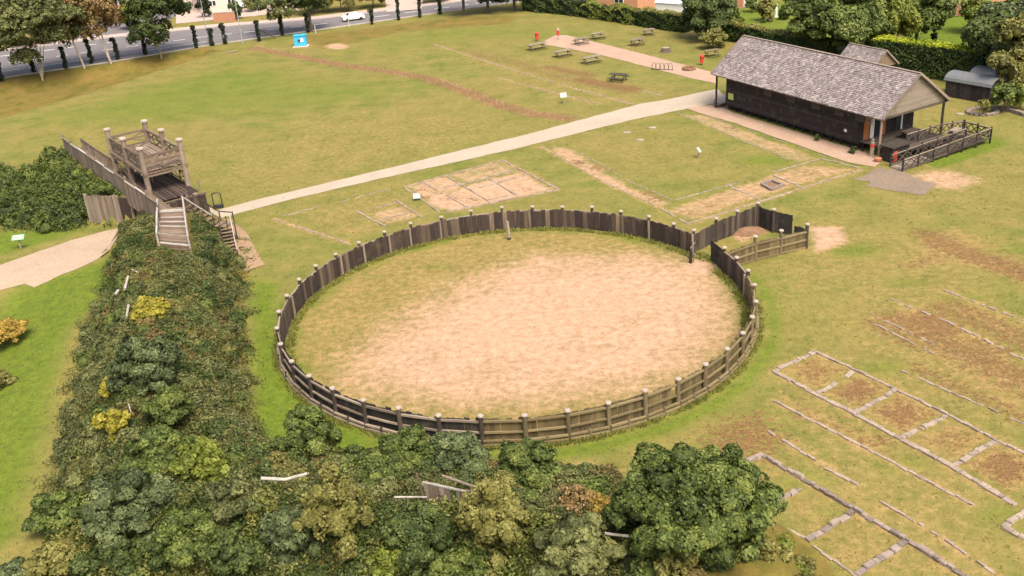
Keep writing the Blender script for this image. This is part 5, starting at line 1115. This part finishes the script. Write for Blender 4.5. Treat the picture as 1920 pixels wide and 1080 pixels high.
bush('golden_bush', 'low rusty golden growth at the left edge below the bush', 'bush', -25, 725, 50, 'leaf_olive', aspect=.5, z=-.2, dens=60, n=60)
bush('reed_clump', 'tall reedy grass clump on the bottom edge right of the largest tree', 'grass clump', 1500, 1068, 36, 'leaf_olive', aspect=.7, dens=60, leaf_aspect=.18, z=.7)
bush('small_shrub', 'small dark shrub beside the rampart stairs', 'bush', 385, 440, 26, 'leaf_dark', aspect=.8, z=1.9, n=14)
bush('small_shrub', 'green shrub hiding the near side of the gate passage', 'bush', 275, 430, 22, 'leaf_bramble', aspect=1.1, z=1.9, n=14)
bush('small_shrub', 'bright green shrub below the platform beside the stairs', 'bush', 390, 468, 24, 'leaf_green', aspect=.6, z=2.2, n=14)
bush('green_bush', 'green growth over the top of the gate revetment', 'bush', 190, 355, 24, 'leaf_green', aspect=.6, z=3.3, n=14)
for x, y, r_, lab in ((1532, 258, 8, 'small dark weed clump against the hall wall, left of two'), (1600, 281, 10, 'small dark weed clump against the hall wall, right of two')): bush('wall_weeds', lab, 'plant', x, y, r_, 'leaf_dark', aspect=.8, dens=80, size=.2, n=10, z=.4)
# palisade fragment, logs and stakes on the rampart
pz = 2.9; pa, pb = G(795, 908, pz+1.2), G(884, 925, pz+1.2)
pg = thing('palisade_fragment', 'leaning brown plank palisade fragment standing among the bushes', 'palisade', (pa.x, pa.y, H(pa.x, pa.y)))
dd = pb-pa
for i in range(9):
    if i == 5: continue
    q = pa+dd*(i+.5)/9; plank(pg, q.x, q.y, pz+.0, dd.length/9*.97, .06, 1.28+RK.uniform(-.08, .08), math.atan2(dd.y, dd.x), 'palisade', 'board', RK.uniform(-.04, .04))
beam(pg, pa+up*.12-dd*.02, pb+up*.05+dd*.02, .1, .09, 'timber_pale', 'top_rail'); beam(pg, pa+dd*.35+Vector((.1, .55, .3)), pb+Vector((.1, .35, .15)), .09, .09, 'rail_grey', 'back_rail')
for s in (0, 1): q = pa+dd*s; beam(pg, Vector((q.x, q.y+.1, H(q.x, q.y)-.2)), Vector((q.x-.3+.3*s, q.y+.1, q.z+.6-.5*s)), .1, .1, 'timber_grey', 'post')
def log(lab, pts, z, rad=.13, mat='timber_pale', name='bleached_log'):
    z -= .25; rad *= .75
    P = [G(x, y, z+dz) for x, y, dz in pts]; o = MB().tube([Vector(q)-P[0] for q in P], [rad*(1-.3*k/len(P)) for k in range(len(P))], 8).build(name, MATS[mat]); o.location = P[0]; tag(o, lab, 'log')
log('bleached bent log lying among bushes left of centre', [(490, 897, 0), (535, 899, 0), (576, 888, .1)], 4.3)
log('thin forked pale branch beside the round tree', [(610, 895, -.2), (618, 876, .3), (645, 886, .2)], 2.8, .07)
log('horizontal grey rail behind the palisade fragment', [(740, 932, 0), (800, 932, 0)], 4.1, .07)
log('pale rail lying before the largest tree', [(1110, 997, 0), (1192, 1007, 0)], 3.6, .10)
log('short white stub post at the end of the pale rail', [(1196, 1014, -.5), (1197, 990, .3)], 3.6, .09, name='stub_post')
log('short pale stake under the palisade fragment', [(840, 960, -.2), (843, 980, -.5)], 3.4, .07, name='short_stake')
log('white broken stake on the rampart crest, upper one', [(234, 542, 0), (240, 518, .25)], 3.2, .13, name='broken_stake')
log('white broken stake beside the yellow shrub', [(236, 600, 0), (241, 572, .3)], 3.4, .13, name='broken_stake')
log('pale fallen stake end nearest the gate', [(247, 505, .1), (265, 514, 0)], 3.2, .08, name='broken_stake')
log('low white stake stub left of the broken stakes', [(216, 552, 0), (222, 544, .15)], 3.0, .14, name='broken_stake')
log('thin white twig standing near the small yellow shrub', [(241, 757, .3), (247, 778, -.2)], 3.6, .05, name='twig')

# ------------------------------------------------------------------ hedges and gardens beyond
def hedge(label, pts, wd, h, mat, topmat=None, dens=34, size=.32, seed=1, wob=.25):
    r = np.random.default_rng(seed); P = [np.array(q) for q in pts]; c = P[0]; t = thing('hedge', label, 'hedge', (c[0], c[1], 0)); Vs, Ns, Tn = [], [], []; tV, tN, tT = [], [], []; core = MB()
    for a, b in zip(P[:-1], P[1:]):
        d = b-a; L = np.hypot(*d); d = d/L; n = np.array([-d[1], d[0]]); k = int(L*h*dens)
        for sgn in (-1, 1):
            s = r.uniform(0, L, k); z = r.uniform(0, h, k); bul = wob*np.sin(s*1.3+z*2+seed)*np.cos(z*1.7); off = wd/2+bul+r.uniform(-.15, .15, k)
            Vs.append(np.stack([a[0]+d[0]*s+n[0]*sgn*off, a[1]+d[1]*s+n[1]*sgn*off, z], 1)); Ns.append(np.tile([n[0]*sgn, n[1]*sgn, .5], (k, 1))); Tn.append(.45+.3*np.sin(s*1.1+seed)*np.sin(z*1.9))
        k = int(L*wd*dens*1.7); s = r.uniform(0, L, k); u = r.uniform(-.5, .5, k)*wd*1.1; z = h+wob*.7*np.sin(s*.9+u)+r.uniform(-.12, .18, k)
        tV.append(np.stack([a[0]+d[0]*s+n[0]*u, a[1]+d[1]*s+n[1]*u, z], 1)); tN.append(np.tile([0, 0, 1.0], (k, 1))); tT.append(.5+.35*np.sin(s*.8))
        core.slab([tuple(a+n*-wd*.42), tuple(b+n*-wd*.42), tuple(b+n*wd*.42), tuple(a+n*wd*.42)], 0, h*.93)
    cm = core.build('dark_core', MATS['leaf_ivy'], t)  # solid dark block filling the hedge behind its leaves
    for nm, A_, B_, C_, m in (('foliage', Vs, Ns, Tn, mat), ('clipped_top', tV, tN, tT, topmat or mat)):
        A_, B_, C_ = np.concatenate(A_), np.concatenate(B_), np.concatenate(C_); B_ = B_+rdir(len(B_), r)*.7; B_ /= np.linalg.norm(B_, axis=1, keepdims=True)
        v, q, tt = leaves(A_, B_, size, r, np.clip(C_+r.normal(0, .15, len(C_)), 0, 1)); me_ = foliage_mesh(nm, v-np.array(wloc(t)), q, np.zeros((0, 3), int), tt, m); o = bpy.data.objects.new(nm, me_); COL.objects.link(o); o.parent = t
    return t
hedge('dark hedge along the back of the picnic grass, far left stretch', gpx([(985, 19), (1050, 25), (1095, 30)]), 2.0, 2.6, 'leaf_dark', seed=2, wob=.5)
hedge('bright green bushy hedge in front of the brick house', gpx([(1098, 31), (1160, 40), (1200, 46)]), 2.2, 2.3, 'leaf_lime', seed=3, wob=.6)
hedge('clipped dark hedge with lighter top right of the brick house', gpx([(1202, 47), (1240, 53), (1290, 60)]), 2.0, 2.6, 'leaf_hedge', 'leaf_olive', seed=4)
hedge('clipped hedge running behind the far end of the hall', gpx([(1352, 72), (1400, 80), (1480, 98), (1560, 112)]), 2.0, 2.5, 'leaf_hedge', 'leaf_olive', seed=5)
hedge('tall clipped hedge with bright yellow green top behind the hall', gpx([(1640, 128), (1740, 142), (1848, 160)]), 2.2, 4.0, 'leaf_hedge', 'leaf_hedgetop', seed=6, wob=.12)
def btree(name, label, bx, by, ch, R, hh, mat, bark='bark', dens=9, size=.42, n=34, lr=.34, cone=0, limbs=4, leaf_aspect=.6, group=None, dx=0, dy=0, core=.62, tr=.3, extra=None):
    """tree by the pixel of its foot; ch = height of crown centre, R radius, hh half height"""
    dens *= 1.9; size = min(size, .42)
    SEED[0] += 1; r = np.random.default_rng(SEED[0]); b = G(bx, by); z = H(b.x, b.y); t = thing(name, label, 'tree', (b.x, b.y, z), group); c = (b.x+dx, b.y+dy, z+ch)
    trunk(t, (b.x, b.y, z), (c[0], c[1], c[2]+hh*.3), tr, r, bark, limbs, spread=.7)
    for ex in (extra or []): MB().tube([(b.x, b.y, z), (b.x+ex*.4, b.y, z+ch*.4), (b.x+ex, b.y+.3, z+ch)], [tr*.8, tr*.5, tr*.25], 7).build('trunk', MATS[bark], t)
    crown('crown', lobe_set(c, R, hh, r, n, lr, cone=cone, up_=.45), dens, size, mat, r, t, core=core, zmin=z+.2, aspect=leaf_aspect); return t
# garden trees right
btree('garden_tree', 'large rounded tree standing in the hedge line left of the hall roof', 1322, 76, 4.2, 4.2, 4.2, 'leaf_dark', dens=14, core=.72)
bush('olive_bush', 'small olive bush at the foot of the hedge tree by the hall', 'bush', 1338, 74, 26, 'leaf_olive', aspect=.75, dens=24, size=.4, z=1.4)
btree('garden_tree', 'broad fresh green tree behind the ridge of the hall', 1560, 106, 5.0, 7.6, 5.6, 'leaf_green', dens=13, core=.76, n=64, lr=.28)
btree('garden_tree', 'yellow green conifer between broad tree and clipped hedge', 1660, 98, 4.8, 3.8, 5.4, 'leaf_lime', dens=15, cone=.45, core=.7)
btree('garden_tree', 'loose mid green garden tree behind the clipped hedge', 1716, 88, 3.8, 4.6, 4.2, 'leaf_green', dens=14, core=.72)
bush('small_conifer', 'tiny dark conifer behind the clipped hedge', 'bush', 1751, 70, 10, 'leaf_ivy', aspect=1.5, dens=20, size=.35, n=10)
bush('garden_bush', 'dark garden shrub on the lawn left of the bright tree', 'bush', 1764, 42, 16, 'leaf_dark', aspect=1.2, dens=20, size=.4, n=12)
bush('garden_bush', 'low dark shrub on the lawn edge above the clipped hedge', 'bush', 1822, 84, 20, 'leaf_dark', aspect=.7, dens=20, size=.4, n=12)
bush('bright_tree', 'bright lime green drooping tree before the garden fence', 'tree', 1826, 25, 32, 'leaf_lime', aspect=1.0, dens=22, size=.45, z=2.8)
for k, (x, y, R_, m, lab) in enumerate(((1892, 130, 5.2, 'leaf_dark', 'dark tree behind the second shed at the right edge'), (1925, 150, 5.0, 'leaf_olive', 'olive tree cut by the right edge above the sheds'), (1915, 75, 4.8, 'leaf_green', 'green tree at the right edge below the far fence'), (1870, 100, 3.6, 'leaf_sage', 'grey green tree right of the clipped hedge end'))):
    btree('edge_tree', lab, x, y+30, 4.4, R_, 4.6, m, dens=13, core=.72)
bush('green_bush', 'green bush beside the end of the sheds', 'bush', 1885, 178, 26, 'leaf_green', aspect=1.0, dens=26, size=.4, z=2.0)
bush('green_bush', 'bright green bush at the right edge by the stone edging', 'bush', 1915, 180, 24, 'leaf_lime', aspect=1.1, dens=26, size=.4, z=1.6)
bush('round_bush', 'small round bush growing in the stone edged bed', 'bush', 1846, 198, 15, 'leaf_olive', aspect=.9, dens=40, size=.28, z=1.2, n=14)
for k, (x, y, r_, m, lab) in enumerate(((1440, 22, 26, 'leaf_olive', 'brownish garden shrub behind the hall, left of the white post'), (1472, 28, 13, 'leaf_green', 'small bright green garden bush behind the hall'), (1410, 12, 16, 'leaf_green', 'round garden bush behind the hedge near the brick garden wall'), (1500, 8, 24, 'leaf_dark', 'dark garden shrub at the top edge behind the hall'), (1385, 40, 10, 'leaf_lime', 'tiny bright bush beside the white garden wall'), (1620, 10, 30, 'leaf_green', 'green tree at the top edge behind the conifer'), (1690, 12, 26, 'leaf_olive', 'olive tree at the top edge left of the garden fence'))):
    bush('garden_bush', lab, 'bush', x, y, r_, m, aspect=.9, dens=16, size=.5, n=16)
# ------------------------------------------------------------------ road, verge, street
RN = [G(x, y) for x, y in ((-140, 172), (0, 147), (200, 118), (400, 84), (600, 56), (860, 19), (980, 3))]
RF = [G(x, y) for x, y in ((-140, 122), (0, 97), (200, 72), (400, 52), (600, 36), (860, 4), (980, -12))]
road = drape('road', [tuple(q[:2]) for q in RN]+[tuple(q[:2]) for q in RF[::-1]], 'asphalt', .04, 4, 0)
drape('road', gpx([(180, 84), (260, 65), (330, 30), (330, -30), (190, -30), (170, 20), (140, 70)]), 'asphalt', .036, 4, 0)
drape('pavement', [tuple(q[:2]) for q in RF]+[tuple((Vector(q)+Vector((-1.2, 3.2, 0)))[:2]) for q in RF[::-1]], 'pavement_pink', .12, 4, 0)
drape('verge', [tuple((Vector(q)+Vector((-1.2, 3.2, 0)))[:2]) for q in RF]+[tuple((Vector(q)+Vector((-4, 11, 0)))[:2]) for q in RF[::-1]], 'grass_ground', .02, 4, 0)
drape('forecourt', gpx([(330, 45), (480, 30), (560, 20), (560, -20), (330, -10)]), 'pavement_pink', .06, 4, 0)
drape('driveway', gpx([(725, 24), (790, 18), (800, -25), (720, -20)]), 'pavement_pink', .14, 4, 0)
def mark(name, pts, wd):
    mb = MB()
    for a, b in pts:
        d = (b-a).normalized(); n = Vector((-d.y, d.x, 0))*wd/2; z = .052
        mb.add([(p.x, p.y, z) for p in (a-n, b-n, b+n, a+n)], [[0, 1, 2, 3]])
    o = mb.build(name, MATS['road_paint']); o['kind'] = 'structure'; return o
def along(t, f):                            # point f across the road, t along its length in segments
    i = min(int(t), len(RN)-2); s = t-i; return RN[i].lerp(RN[i+1], s).lerp(RF[i].lerp(RF[i+1], s), f)
mark('road_marking', [(along(t, .5), along(t+.11, .5)) for t in np.arange(.2, 5.6, .22)], .28)
mark('road_marking', [(along(t, .22), along(t+.24, .22)) for t in np.arange(.2, 2.9, .25)], .2)
mark('road_marking', [(along(t, .80), along(t+.1, .80)) for t in np.arange(.6, 2.6, .2)], .35)
kb = MB()
for f_, dz in ((0, .06), (1, .1)):
    for i in range(len(RN)-1): a, b = (RN[i], RN[i+1]) if f_ == 0 else (RF[i], RF[i+1]); kb.beam(a+up*dz, b+up*dz, .3, .2)
o = kb.build('kerb', MATS['kerb_stone']); o['kind'] = 'structure'
# road side trees
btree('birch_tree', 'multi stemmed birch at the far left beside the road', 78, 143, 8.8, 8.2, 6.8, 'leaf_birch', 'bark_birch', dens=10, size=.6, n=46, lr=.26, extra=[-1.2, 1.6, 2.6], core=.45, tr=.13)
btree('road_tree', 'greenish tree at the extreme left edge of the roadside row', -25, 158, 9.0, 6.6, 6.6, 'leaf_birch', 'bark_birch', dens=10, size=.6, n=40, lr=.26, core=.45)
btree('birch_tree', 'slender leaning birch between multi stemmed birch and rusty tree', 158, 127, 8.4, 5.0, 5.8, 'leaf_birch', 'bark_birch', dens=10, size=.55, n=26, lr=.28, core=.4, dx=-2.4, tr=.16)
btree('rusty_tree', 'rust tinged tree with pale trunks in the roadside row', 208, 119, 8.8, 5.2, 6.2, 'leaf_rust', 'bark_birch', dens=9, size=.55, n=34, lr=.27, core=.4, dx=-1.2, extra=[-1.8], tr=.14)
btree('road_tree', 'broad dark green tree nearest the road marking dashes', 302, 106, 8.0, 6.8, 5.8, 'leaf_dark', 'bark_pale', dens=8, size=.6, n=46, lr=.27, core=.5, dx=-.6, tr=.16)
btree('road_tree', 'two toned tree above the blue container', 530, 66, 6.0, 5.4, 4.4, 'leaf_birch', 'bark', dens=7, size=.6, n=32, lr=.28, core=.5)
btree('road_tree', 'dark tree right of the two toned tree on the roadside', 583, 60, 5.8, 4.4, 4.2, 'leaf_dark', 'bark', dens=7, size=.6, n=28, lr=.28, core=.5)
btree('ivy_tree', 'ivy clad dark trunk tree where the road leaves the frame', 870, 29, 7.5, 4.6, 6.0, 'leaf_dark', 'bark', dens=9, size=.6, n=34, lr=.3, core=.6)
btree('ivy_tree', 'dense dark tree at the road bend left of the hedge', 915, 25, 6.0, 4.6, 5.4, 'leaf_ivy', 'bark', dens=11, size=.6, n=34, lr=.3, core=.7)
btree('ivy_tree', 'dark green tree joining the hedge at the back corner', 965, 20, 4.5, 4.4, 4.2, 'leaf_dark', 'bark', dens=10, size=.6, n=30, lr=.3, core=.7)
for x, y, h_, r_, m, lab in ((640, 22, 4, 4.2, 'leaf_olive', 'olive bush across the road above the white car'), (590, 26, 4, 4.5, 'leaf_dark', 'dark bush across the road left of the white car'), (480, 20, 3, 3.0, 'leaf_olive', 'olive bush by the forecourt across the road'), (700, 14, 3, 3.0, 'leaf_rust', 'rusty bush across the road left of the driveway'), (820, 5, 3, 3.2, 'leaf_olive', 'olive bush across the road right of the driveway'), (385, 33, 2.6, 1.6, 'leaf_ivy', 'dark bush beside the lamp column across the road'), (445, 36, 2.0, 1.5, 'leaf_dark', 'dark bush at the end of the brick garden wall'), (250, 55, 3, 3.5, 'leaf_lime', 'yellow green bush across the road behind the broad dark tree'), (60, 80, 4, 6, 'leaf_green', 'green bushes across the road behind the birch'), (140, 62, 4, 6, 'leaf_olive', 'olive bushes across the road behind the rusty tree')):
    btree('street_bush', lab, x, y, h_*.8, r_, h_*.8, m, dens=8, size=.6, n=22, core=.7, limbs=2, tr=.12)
# ivy covered fence posts with wire
IV = [(4, 152, 3.4), (64, 137, 3.2), (124, 129, 3.0), (173, 121, 3.6), (222, 113, 3.2), (274, 104, 3.2), (369, 90, 3.2), (398, 86, 2.4), (422, 83, 3.0), (486, 78, 3.0), (530, 67, 3.2), (578, 61, 2.8), (592, 62, 1.4), (748, 38, 4.2), (788, 33, 3.4), (826, 27, 2.6), (655, 51, 1.6), (698, 46, 2.4)]
for i, (x, y, h_) in enumerate(IV):
    q = G(x, y); t = thing('ivy_post', 'dark ivy covered fence post in the row along the road', 'post', q, 'ivy covered posts along the road'); r = np.random.default_rng(500+i)
    MB().beam(q-up*.1, q+up*h_, .14, .14).build('post', MATS['concrete'], t)
    lob = [(q.x+r.normal(0, .08), q.y+r.normal(0, .08), .2+h_*k/14, .24*r.uniform(.8, 1.5), .28, .55) for k in range(15)]; lob[-1] = (*lob[-1][:3], .55, .5, .5)
    if h_ > 2: crown('ivy', lob, 40, .3, 'leaf_ivy', r, t, core=.8, zmin=.02)
q = G(486, 78); t = thing('stay_post', 'dark slanting timber stay propping a fence post', 'post', G(515, 72)); MB().beam(q+up*2.3, G(517, 72)+up*.05, .2, .2).build('stay', MATS['timber_black'], t)
wf = thing('wire_fence', 'thin grey chain link fence wires between the ivy covered posts', 'fence', G(369, 90))
for a, b in zip(IV[:9], IV[1:10]):
    for z in (.3, 1.1, 1.9): MB().tube([G(a[0], a[1])+up*z, G(b[0], b[1])+up*z], .02, 4).build('wire', MATS['steel_grey'], wf)
for x, y, lab in ((392, 84, 'grey lamp column beside the road near the forecourt'), (455, 83, 'thin dark pole at the field gate by the road')):
    q = G(x, y); t = thing('lamp_column', lab, 'lamp post', q); MB().tube([q, q+up*4.5, q+up*9], [.09, .075, .06], 8).build('column', MATS['steel_grey'], t); MB().tube([q+up*9, q+up*9.3+Vector((-.4, .6, 0)), q+up*9.3+Vector((-.8, 1.4, 0))], .05, 6).build('arm', MATS['steel_grey'], t); MB().box(q+up*9.3+Vector((-.9, 1.7, 0)), (.25, .7, .14)).build('lantern', MATS['steel_grey'], t)
# cars
def car(q, rz, label, col):
    t = thing('car', label, 'car', q); c, s = math.cos(rz), math.sin(rz); q = Vector(q); T = lambda x, y, z: q+Vector((x*c-y*s, x*s+y*c, z))
    prof = [(-2.1, .45), (-2.12, .8), (-1.95, .95), (-1.2, 1.0), (-.7, 1.42), (.7, 1.45), (1.35, .98), (2.0, .85), (2.1, .6), (2.05, .35), (-2.0, .35)]
    v = [T(x, -.85*(1 if z < 1.1 else .78), z) for x, z in prof]+[T(x, .85*(1 if z < 1.1 else .78), z) for x, z in prof]; n = len(prof)
    MB().add(v, [list(range(n)), [n+i for i in range(n)][::-1]]+[[i, (i+1) % n, n+(i+1) % n, n+i] for i in range(n)]).build('body', MATS[col], t)
    MB().add([T(-1.18, -.62, 1.04), T(-.74, -.58, 1.39), T(-.74, .58, 1.39), T(-1.18, .62, 1.04)], [[0, 1, 2, 3]]).build('rear_window', MATS['glass_dark'], t).location += Vector((-.03*c, -.03*s, .02))
    MB().add([T(1.30, -.62, 1.03), T(.76, -.58, 1.41), T(.76, .58, 1.41), T(1.30, .62, 1.03)], [[0, 1, 2, 3]]).build('windscreen', MATS['glass_dark'], t).location += Vector((.03*c, .03*s, .02))
    for sg_ in (-1, 1): MB().add([T(-.95, sg_*.80, 1.06), T(-.62, sg_*.69, 1.36), T(.6, sg_*.69, 1.38), T(1.05, sg_*.80, 1.05)], [[0, 1, 2, 3]]).build('side_window', MATS['glass_dark'], t)
    for x in (-1.3, 1.3):
        for sg_ in (-1, 1): MB().tube([T(x, sg_*.70, .32), T(x, sg_*.90, .32)], .32, 14).build('wheel', MATS['tyre'], t)
    return t
a_, b_ = along(4.12, .45), along(4.35, .45); car((a_+b_)/2+up*.04, math.atan2((b_-a_).y, (b_-a_).x), 'white car driving on the road behind roadside trunks', 'white_paint')
car(G(455, 16)+up*.06, .5, 'pale blue car parked on the forecourt across the road', 'conservatory_glass')
# houses
def house(label, c, L, W_, h, rh, rot, wallm='brick_orange', roofm='tile_roof', wins=(), name='house', cat='house'):
    t = thing(name, label, cat, (c[0], c[1], 0)); d = Vector((math.cos(rot), math.sin(rot), 0)); n = Vector((-d.y, d.x, 0)); c0 = Vector((c[0], c[1], 0)); P = lambda l, s, z: c0+d*l+n*s+up*z
    MB().add([P(-L/2, -W_/2, 0), P(L/2, -W_/2, 0), P(L/2, W_/2, 0), P(-L/2, W_/2, 0), P(-L/2, -W_/2, h), P(L/2, -W_/2, h), P(L/2, W_/2, h), P(-L/2, W_/2, h), P(-L/2, 0, h+rh*.93), P(L/2, 0, h+rh*.93)], [[0, 1, 5, 4], [2, 3, 7, 6], [1, 2, 6, 9, 5], [3, 0, 4, 8, 7]]).build('wall', MATS[wallm], t)
    mb = MB()
    for sg_ in (-1, 1):
        e = [P(-L/2-.3, sg_*(W_/2+.4), h-.2), P(L/2+.3, sg_*(W_/2+.4), h-.2), P(L/2+.3, 0, h+rh), P(-L/2-.3, 0, h+rh)]; mb.add(e+[p+up*.15 for p in e], [[3, 2, 1, 0], [4, 5, 6, 7], [0, 1, 5, 4], [1, 2, 6, 5], [2, 3, 7, 6], [3, 0, 4, 7]])
    rf_ = mb.build('roof', MATS[roofm], t); ch_ = MB().box(P(L*.3, .3, h+rh+.3), (.7, .7, 1.4), rot).build('chimney', MATS[wallm], t); ch_.parent = rf_
    for l, z, ww, wh in wins:
        fr = MB().beam(P(l-ww/2, -W_/2-.04, z), P(l+ww/2, -W_/2-.04, z), .1, wh).build('window', MATS['white_paint'], t)
        for k in (0, 1): p = MB().beam(P(l-ww/2+.1+k*(ww/2-.04), -W_/2-.1, z), P(l-.06+k*(ww/2-.04), -W_/2-.1, z), .03, wh-.2).build('pane', MATS['glass_dark'], t); p.parent = fr
    return t
hc = G(1170, 25); house('orange brick house with white window behind the bushy hedge', (hc.x-1, hc.y+9), 17, 8, 5.2, 3, al+.35, wins=((4.5, 1.9, 2.0, 1.3), (-3, 1.9, 1.8, 1.2), (-6, 4.0, 1.6, 1.1), (4.5, 4.2, 1.8, 1.1)))
cq = G(1262, 35); cv = thing('conservatory', 'white framed conservatory with pale blue glazed roof behind the hedge', 'conservatory', (cq.x, cq.y+4, 0)); c0 = Vector((cq.x+1.5, cq.y+5, 0))
MB().box(c0+up*1.0, (6, 4.4, 2.0), al+.35).build('wall', MATS['white_paint'], cv)
dd_ = Vector((math.cos(al+.35), math.sin(al+.35), 0)); nn_ = Vector((-dd_.y, dd_.x, 0))
for k in range(7):
    a = c0+dd_*(-3+6*k/7); b = c0+dd_*(-3+6*(k+.93)/7); MB().add([a-nn_*2.4+up*2.0, b-nn_*2.4+up*2.0, b+nn_*1.8+up*3.5, a+nn_*1.8+up*3.5], [[0, 1, 2, 3]]).build('roof_pane', MATS['conservatory_glass'], cv)
    beam(cv, a-nn_*2.4+up*2.03, a+nn_*1.8+up*3.53, .09, .1, 'white_paint', 'glazing_bar')
q = G(1300, 18); house('grey roofed house at the top edge behind the conservatory', (q.x+3, q.y+12), 14, 8, 4.8, 3, al+.35, 'brick_red')
q = G(1375, 20); bw = thing('garden_wall', 'red brick garden wall with white panel behind the hedge tree', 'wall', q); MB().box((q.x, q.y+3, 1.0), (5, .3, 2.0), -.6).build('wall', MATS['brick_red'], bw); MB().box((q.x+3.2, q.y+1.4, 1.0), (2.6, .3, 1.8), -.6).build('white_panel', MATS['white_paint'], bw)
q = G(1455, 32); t = thing('garden_ornament', 'white garden post among shrubs behind the hall', 'ornament', q); MB().lathe(q, [(.3, 0), (.22, .3), (.2, 1.8), (.3, 2.0), (.15, 2.2)], 10).build('column', MATS['white_paint'], t)
fp = thing('garden_fence', 'orange brown panel fence at the end of the garden lawn', 'fence', G(1725, 25)); fa, fb = G(1722, 26), G(1935, 42)
fd = (fb-fa)
for k in range(16):
    a = fa+fd*k/16; b = fa+fd*(k+.96)/16; beam(fp, a+up*1.0, b+up*1.0, .05, 1.9, 'brick_orange', 'fence_panel'); beam(fp, a, a+up*2.1, .12, .12, 'picnic_wood', 'post'); beam(fp, a+up*2.0, b+up*2.0, .09, .07, 'picnic_wood', 'capping')
q = G(1890, 18); t = thing('garden_cabin', 'brown garden cabin with pale grey roof at the top right corner', 'shed', q); MB().box((q.x+1, q.y+4, 1.1), (8, 4, 2.2), .05).build('wall', MATS['brick_orange'], t); MB().box((q.x+1, q.y+4, 2.35), (8.8, 5, .25), .05).build('roof', MATS['roof_metal'], t); MB().box((q.x-2.3, q.y+1.97, 1.0), (.9, .06, 1.9), .05).build('door', MATS['glass_dark'], t)
q = G(1760, 5); t = thing('garden_table', 'pink and white garden furniture beyond the panel fence', 'furniture', q); MB().box(q+up*.7, (1.6, 1, .08)).build('top', MATS['pavement_pink'], t)
for sx_ in (-.6, .6):
    for sy_ in (-.35, .35): MB().box(q+Vector((sx_, sy_, .33)), (.07, .07, .66)).build('leg', MATS['white_paint'], t)
q = G(400, 30); house('pink rendered house beside the forecourt across the road', (q.x-1, q.y+9), 9, 7, 5, 3, .5, 'render_pink', wins=((2, 1.8, 1.6, 1.2), (-2, 1.8, 1.6, 1.2)))
q = G(425, 38); t = thing('brick_wall', 'low red brick garden wall across the road', 'wall', q); MB().beam(G(402, 42)+up*.9, G(442, 40)+up*.9, .3, 1.8).build('wall', MATS['brick_red'], t); MB().beam(G(402, 42)+up*1.85, G(442, 40)+up*1.85, .4, .1).build('coping', MATS['kerb_stone'], t)
for x, y, lab in ((640, 0, 'brick house across the road behind the olive bush'), (780, -8, 'brick house at the top edge beyond the driveway'), (120, 40, 'brick house hidden behind the birch trees'), (225, 20, 'brick house behind the rusty tree')):
    q = G(x, y); house(lab, (q.x, q.y+6), 11, 8, 5.2, 3, .45, 'brick_red', wins=((2.5, 1.8, 1.7, 1.2), (-2.5, 1.8, 1.7, 1.2)))

# ------------------------------------------------------------------ grass tufts and weeds
def tufts(name, label, mat, n, seed, want, hh, box=(-50, 60, 36, 120)):
    r = np.random.default_rng(seed); y = box[2]+(box[3]-box[2])*r.random(n)**1.25; x = r.uniform(box[0], box[1], n)
    ix = np.clip(np.searchsorted(gx, x), 0, len(gx)-1); iy = np.clip(np.searchsorted(gy, y), 0, len(gy)-1)
    a = {k: v[iy, ix] for k, v in attr.items()}; ok = want(x, y, a, r) & (a['dirt'] < .55)
    for nm in ('gravel_path', 'gate_track', 'sand_path', 'paved_walk'):
        me_ = bpy.data.objects[nm].data; pv = np.array([v.co[:2] for v in me_.vertices]); bx0, by0 = pv.min(0); bx1, by1 = pv.max(0)
        cand = np.where(ok & (x > bx0) & (x < bx1) & (y > by0) & (y < by1))[0]
        if len(cand):
            cell = set((int(px_/.7), int(py_/.7)) for px_, py_ in [tuple(p.center[:2]) for p in me_.polygons]+[tuple(v.co[:2]) for v in me_.vertices])
            ok[cand] &= np.array([(int(x[i]/.7), int(y[i]/.7)) not in cell for i in cand])
    x, y = x[ok], y[ok]; m = len(x); k = 3; X_ = np.repeat(x, k)+r.normal(0, .07, m*k); Y_ = np.repeat(y, k)+r.normal(0, .07, m*k); Z_ = Hmap(X_, Y_)-.02
    P = np.stack([X_, Y_, Z_], 1); an = r.uniform(0, 6.28, m*k); sdv = np.stack([np.cos(an), np.sin(an), 0*an], 1); h_ = hh*r.uniform(.5, 1.4, m*k); ln_ = np.stack([r.normal(0, .5, m*k), r.normal(0, .5, m*k), np.ones(m*k)], 1)*h_[:, None]
    wv = sdv*.045*r.uniform(.6, 1.4, (m*k, 1)); V_ = np.stack([P-wv, P+wv, P+ln_*.7+wv*.7, P+ln_], 1).reshape(-1, 3); Q = np.arange(m*k*4).reshape(-1, 4)
    me_ = foliage_mesh(name, V_, Q, np.zeros((0, 3), int), np.repeat(np.clip(r.normal(.5, .2, m*k), 0, 1), 4), mat); o = bpy.data.objects.new(name, me_); COL.objects.link(o); tag(o, label, 'grass', kind='stuff')
dring = lambda x, y: np.abs(np.hypot(x-GC[0], y-GC[1])-GR)
dramp = lambda x, y: dist_poly(x, y, RAMP)
tufts('grass_tufts', 'scattered green grass tufts over the mown field', 'tuft_green', 20000, 71, lambda x, y, a, r: (a['dry'] < .45) & (dramp(x, y) > 6) & (dring(x, y) > .5), .085)
tufts('dry_tufts', 'scattered straw coloured tufts on the worn ground', 'tuft_dry', 18000, 72, lambda x, y, a, r: (a['dry'] >= .4) & (dramp(x, y) > 6), .08)
tufts('fence_weeds', 'green weeds and long grass along the foot of the round fence', 'tuft_green', 130000, 73, lambda x, y, a, r: (dring(x, y) < .75) & (dring(x, y) > .12) & (r.random(len(x)) < .35+.65*(np.sin(x*1.3)*np.sin(y*1.7) > -.1)), .22, (-18, 19, 49, 86))
